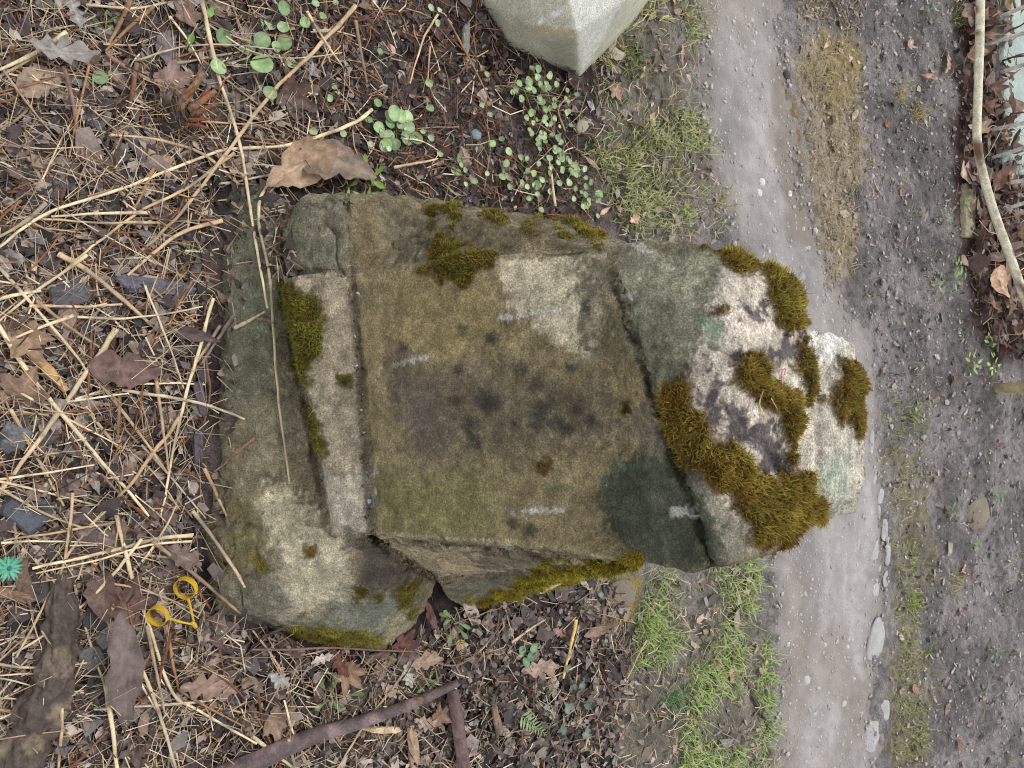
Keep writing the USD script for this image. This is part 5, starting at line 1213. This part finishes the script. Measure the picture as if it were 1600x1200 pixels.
v, f = tube(np.array([g0, g0 + [0, 0, .004]]), .0045, 9); put('centre', v, f, 'plastic', lin((52, 84, 80)), parent=fl)

def pebble(px, py, dpx, c, label=None, group=None, flat=.6, lift=.3, name='pebble', parent=None, asp=1.0, dxy=(0, 10), mat='packed_path'):
    p, on = surf_hits(px, py); g0 = p[0]
    R = dpx / 2 / FPX * float((g0 - EYE) @ FWD)
    b = trimesh.creation.icosphere(2, 1.0); v = b.vertices.copy(); v = v * (1 + .28 * (fbm(v * 1.3 + lr.uniform(0, 99, 3), 2, 5) - .5) * 2)[:, None]
    v = np.sign(v) * np.abs(v) ** .85
    v = v * [R * asp, R, R * flat]; v = turn(v, lr, .1, az_of(px, py, *dxy)) + g0 + [0, 0, R * flat * lift]
    put(name, v, b.faces, mat, lin(c) * (.8 + .4 * fbm(v * 60, 2, 6)[:, None]), parent=parent or '/World', label=label, category=None if parent else 'pebble', group=group)
for a in [(45, 186, 20, (214, 206, 200), 'pale pebble in the litter under the wide tan leaf'), (80, 277, 20, (222, 214, 196), 'cream pebble with brown spot in the litter'), (322, 331, 18, (210, 198, 190), 'white pebble between straws beside the foot block'), (157, 320, 16, (196, 160, 150), 'pinkish pebble left of the block'), (182, 206, 26, (150, 128, 104), 'brown rounded pebble below the stump'), (178, 270, 28, (140, 122, 98), 'tan rough pebble near the stump straws'), (224, 536, 12, (206, 206, 206), 'white pebble beside the purplish rounded leaf'), (125, 745, 16, (206, 198, 190), 'white pebble behind the crossed straws'), (690, 236, 26, (74, 56, 52), 'dark seed husk on soil by the seedling cluster'), (743, 212, 18, (120, 136, 140), 'small blue grey pebble on dark soil left of the monument'), (577, 783, 7, (150, 196, 214), 'tiny sky blue chip resting on the monument ledge'), (610, 78, 16, (186, 160, 156), 'pinkish pebble on the soil at the top'), (625, 117, 15, (196, 176, 176), 'pale pink pebble beside straw at the top'), (690, 170, 13, (190, 160, 150), 'rosy pebble on soil near the left flank'), (1228, 118, 14, (70, 70, 74), 'dark round stone at the path edge on the left'), (1232, 303, 11, (206, 204, 200), 'white stone at the mossy path edge'), (1188, 285, 14, (204, 202, 198), 'largest pale pebble on the left path'), (1184, 303, 14, (198, 196, 192), 'pale pebble just under the largest on the left path'), (1258, 1062, 16, (180, 178, 176), 'flat white pebble on the right path'), (1316, 1098, 12, (180, 178, 176), 'narrow white pebble low on the right path'), (1278, 1155, 10, (180, 178, 176), 'white pebble at the lower edge of the path')]:
    pebble(*a)
for q in project(sample_px(PATH, 46, lr)):
    pebble(q[0], q[1], lr.uniform(4, 9), (168, 164, 161), 'small pale pebble pressed into the grey path', 'pebbles pressed into the path', lift=.2)
# worn flat stones along the far edge of the path
for px, py, w, h in [(1363, 853, 21, 52), (1382, 828, 12, 40), (1387, 866, 10, 44), (1357, 808, 16, 30), (1371, 800, 12, 26), (1344, 836, 16, 56), (1360, 930, 30, 58), (1367, 1006, 28, 84), (1362, 1152, 24, 60), (1384, 905, 12, 30), (1347, 780, 12, 30), (1376, 776, 12, 28), (1371, 885, 13, 22), (1364, 740, 14, 40), (1359, 690, 12, 44), (1383, 1105, 14, 40), (1345, 888, 14, 34)]:
    pebble(px, py, h * .9, (160, 158, 159), parent=PATHP, name='paving_stone', asp=w / h * 1.6, flat=.13, lift=-.1, dxy=(10, 0))
pebble(1530, 802, 58, (120, 112, 100), 'flat brown stone set in the soil far behind the monument', flat=.16, lift=-.25, name='flat_stone', asp=.9)
pebble(910, 195, 40, (150, 150, 132), 'flat grey sliver of stone in the green patch', flat=.25, lift=.25, name='flat_stone', asp=.45, dxy=(30, 40))
pebble(970, 930, 60, (120, 112, 100), 'low mossy stone beside the yellow side rock', flat=.2, lift=.05, name='flat_stone', asp=.8)

# short cut twig resting on the mossy side rock, curled twigs on the top
def on_stone(pts, wpx, c, name, label, cat, lift=.008):
    p, on = surf_hits(*np.array(pts, float).T); d = EYE - p; d /= np.linalg.norm(d, axis=1, keepdims=True)
    p = p + d * lift; v, f, col = stalk_mesh(p, wpx / 2 / FPX * float(((p - EYE) @ FWD).mean()), lin(c), lr)
    put(name, v, f, 'straw', col, label=label, category=cat)
on_stone([(846, 924), (862, 916), (878, 909)], 11, (216, 194, 160), 'cut_twig', 'short cream coloured cut twig lying on the mossy side rock', 'twig', .006)
on_stone([(1222, 600), (1222, 582), (1228, 576), (1226, 586)], 4, (206, 160, 150), 'cut_twig', 'tiny pink curled tendril on the mossy top', 'twig', .014)
on_stone([(1192, 610), (1187, 632), (1198, 656)], 2.5, (206, 184, 120), 'cut_twig', 'thin straw loop lying on the mossy top', 'twig', .016)
on_stone([(1205, 622), (1215, 640)], 2, (186, 150, 96), 'cut_twig', 'thin straw piece beside the loop on the mossy top', 'twig', .016)
# crumbs caught in the groove of the ledge
gr = Pile()
for t in lr.uniform(0, 1, 60):
    q, on = surf_hits(552 + 25 * t + lr.normal() * 3, 440 + 380 * t)
    L = lr.uniform(.001, .004); o = np.array([[-1, -.4, 0], [1, -.3, .1], [.8, .5, 0], [-.8, .4, .2]]) * L
    gr.add(turn(o, lr, .6) + q[0] + [0, -.002, .003], [[0, 1, 2, 3]], [lin(c) for c in ((70, 56, 54), (52, 44, 44), (96, 74, 60), (200, 190, 180))][int(min(3, lr.integers(13) // 4))])
put('groove_debris', *gr.get()[:2], 'dead_leaf', gr.get()[2], normals=None, kind='stuff', label='dark crumbs caught in the groove above the ledge')

fd = Pile()
for poly, n in (([(415, 290), (455, 300), (458, 430), (428, 430), (405, 340)], 130), ([(345, 285), (400, 285), (395, 480), (340, 480)], 60), ([(330, 480), (365, 480), (375, 800), (335, 960)], 60)):
    poly = np.array(poly, float); q = lr.uniform(poly.min(0), poly.max(0), (n * 3, 2)); q = q[poly_sd(q, poly) > 0][:n]
    hp_, on = surf_hits(q[:, 0], q[:, 1])
    for h_ in hp_[on]:
        L = .012 * lr.lognormal(0, .5)
        o = np.array([[-.5, -.18, 0], [0, -.3, .06], [.5, -.1, 0], [.45, .2, .05], [0, .3, -.03], [-.45, .2, .04]]) * (1 + .3 * lr.normal(size=(6, 1))) * L
        fd.add(turn(o, lr, .4) + h_ + [0, 0, lr.uniform(.002, .009)], [[0, 1, 4], [0, 4, 5], [1, 2, 3], [1, 3, 4]], (LEAFC + DK * 2)[lr.integers(len(LEAFC) + 8)] * lr.uniform(.5, 1.1))
        if lr.uniform() < .3:
            a = lr.uniform(0, 6.28); dd = np.array([math.cos(a), math.sin(a), 0]) * lr.uniform(.008, .03)
            v, f = tube(np.array([h_ - dd, h_ + [0, 0, .003], h_ + dd]) + [0, 0, .006], .0008, 4, cap=False); fd.add(v, f, STRAW[lr.integers(5)] * lr.uniform(.5, 1))
put('foot_debris', *fd.get()[:2], 'dead_leaf', fd.get()[2], normals=None, kind='stuff', label='leaf crumbs and straw bits fallen on the monument foot')

# ------------------------------------------------------------------ pale granite block at the left
hp = [P(740, -4, z=-.05), P(740, -4, z=.0), P(790, 72, z=-.06), P(790, 72, z=.0), P(905, 123, z=.0), P(905, 123, z=-.06), P(836, 40, z=.13), P(900, 50, z=.165), P(886, 2, z=.185), P(978, 0, z=.2),
      (-1.25, .70, -.05), (-1.25, .72, .2), (-1.25, .95, .3), (-1.15, 1.3, .25), (-1.2, 1.35, -.05), (-.9, 1.3, -.05), (-.88, 1.12, .2)]
ch = manifold3d.Manifold.hull_points([tuple(map(float, p)) for p in hp]).refine_to_length(.008)
mm = ch.to_mesh(); tv, tf = np.array(mm.vert_properties[:, :3], float), np.array(mm.tri_verts)
tm = trimesh.Trimesh(tv, tf, process=True); trimesh.smoothing.filter_laplacian(tm, lamb=.5, iterations=1)
tv, tf = np.array(tm.vertices), np.array(tm.faces); nn = vnormals(tv, tf)
tv = tv + nn * (.004 * (fbm(tv * 60, 4, 501) - .5))[:, None]
gc2 = lin((166, 164, 149)) * (.8 + .4 * fbm(tv * 30, 3, 502)[:, None]); tp = project(tv)
def gpaint(poly, c, s, st):
    global gc2
    k = (smooth01(poly_sd(tp, poly) + 8 * (fbm(tv * 60, 3, 503) - .5), -s, s) * st)[:, None]; gc2 = gc2 * (1 - k) + lin(c) * k
gpaint([(886, -20), (900, 50), (905, 126), (985, -20)], (196, 198, 192), 3, .8)
gpaint([(838, 40), (900, 50), (900, 62), (835, 52)], (176, 150, 116), 5, .5)
gpaint([(838, 36), (885, 8), (888, 13), (842, 41)], (204, 206, 206), 2, .8)
gpaint([(845, 60), (900, 60), (903, 115), (870, 100)], (120, 120, 108), 12, .6)
put('granite_block', tv, tf, 'granite', gc2, label='pale speckled granite block with slanting corner faces at the top edge', category='stone block')

# ------------------------------------------------------------------ the far edge: slab, thin rods, fallen pole, stake, board
def bevel_box(lo_, hi_, name, mat, col, b=.01, **tags):
    pts = []
    for s in np.ndindex(2, 2, 2):
        c = np.where(s, hi_, lo_); sg = np.where(s, -1, 1)
        for k in range(3):
            o = np.array([b, b, b]) * sg; o[k] = 0; pts.append(tuple(map(float, c + o)))
    m = manifold3d.Manifold.hull_points(pts).refine_to_length(.02).to_mesh(); v = np.array(m.vert_properties[:, :3], float)
    v = v + .006 * (fbm(v * 20, 3, 77)[:, None] - .5)
    return put(name, v, np.array(m.tri_verts), mat, lin(col) * (.75 + .5 * fbm(v * 18, 3, 78)[:, None]), normals=None, **tags)
e0 = P(1566, 60, z=.05); e1 = P(1592, 288, z=.05)
bevel_box(np.array([-2.4, e0[1], -.05]), np.array([e1[0], e0[1] + 1.0, .05]), 'stone_slab', 'granite', (150, 164, 158), label='pale grey green stone slab in the far corner behind thin rods', category='stone slab')
for k, (px, py, qx, qy, w) in enumerate([(1546, 33, 1640, -6, 6), (1520, 75, 1640, 40, 6), (1545, 119, 1640, 88, 6), (1534, 206, 1640, 184, 6), (1543, 249, 1640, 218, 6), (1550, 291, 1640, 274, 6), (1558, 331, 1640, 304, 6)]):
    g0 = ground_at(px, py); t1 = P(qx, qy, y=g0[1] + .02); L = np.linspace(0, 1, 40)[:, None]
    p = g0 * (1 - L) + t1 * L
    v, f = tube(p, w / 2 / FPX * 2.7 * (1 + .10 * np.sin(np.arange(40) * 1.9)), 8)
    put('thin_rod', v, f, 'wood', lin((178, 176, 168)) * (.7 + .5 * fbm(v * 50, 2, 88)[:, None]), category='rod', label=['first thin grey rod from the top, nearest the frame corner', 'second thin grey rod with its foot before the fallen pole', 'third thin grey rod from the frame corner', 'fourth thin grey rod standing beside the bare slab', 'fifth thin grey rod above the dark moss spot', 'sixth thin grey rod at the slab end', 'last thin grey rod rising from brown leaves'][k])
for px, py, qx, qy, c in [(1560, 55, 1600, 32, (86, 78, 76)), (1552, 100, 1604, 82, (92, 76, 70)), (1560, 96, 1604, 92, (78, 72, 74)), (1540, 140, 1566, 120, (168, 124, 98)), (1548, 230, 1570, 215, (160, 112, 76)), (1555, 305, 1600, 298, (120, 74, 60)), (1565, 182, 1610, 180, (84, 80, 80))]:
    g0 = ground_at(px, py) + [0, 0, .03]; t1 = P(qx, qy, z=.16)
    v, f, c_ = stalk_mesh(np.array([g0, (g0 + t1) / 2 + [0, 0, .03], t1]), .0035, lin(c), lr)
    put('dry_twig', v, f, 'straw', c_, label=f"thin {tone(lin(c))} dry twig over the far slab {where(ground_at(px, py))}", category='twig', group='dry twigs over the far slab')
branch([(1532, -20), (1531, 60), (1528, 150), (1527, 220), (1538, 280), (1556, 340), (1578, 400), (1608, 486)], [.013, .013, .0125, .0125, .013, .0135, .0135, .0135], (192, 186, 166), 'fallen_pole', 'long pale peeling pole lying along the far edge', 'pole', 320, 12, .14, (), .04, 12, (98, 74, 58), 1.0)
g0 = ground_at(1558, 606); v, f = tube(np.array([g0 - [0, 0, .05], g0 + [0, 0, .1], P(1650, 600, y=g0[1] + .015)]), [.022, .021, .02], 9)
put('wooden_stake', v, f, 'wood', lin((136, 126, 96)) * (.75 + .5 * fbm(v * 40, 3, 89)[:, None]), label='greenish wooden stake standing at the far right edge', category='stake')
b0, b1 = ground_at(1508, 288), ground_at(1511, 372)
bevel_box(np.array([b0[0], b0[1] - .02, b0[2] - .03]), np.array([b1[0], b0[1] + .05, b0[2] + .012]), 'weathered_board', 'wood', (148, 140, 118), .004, label='weathered grey board half buried before the leaf drift', category='board')
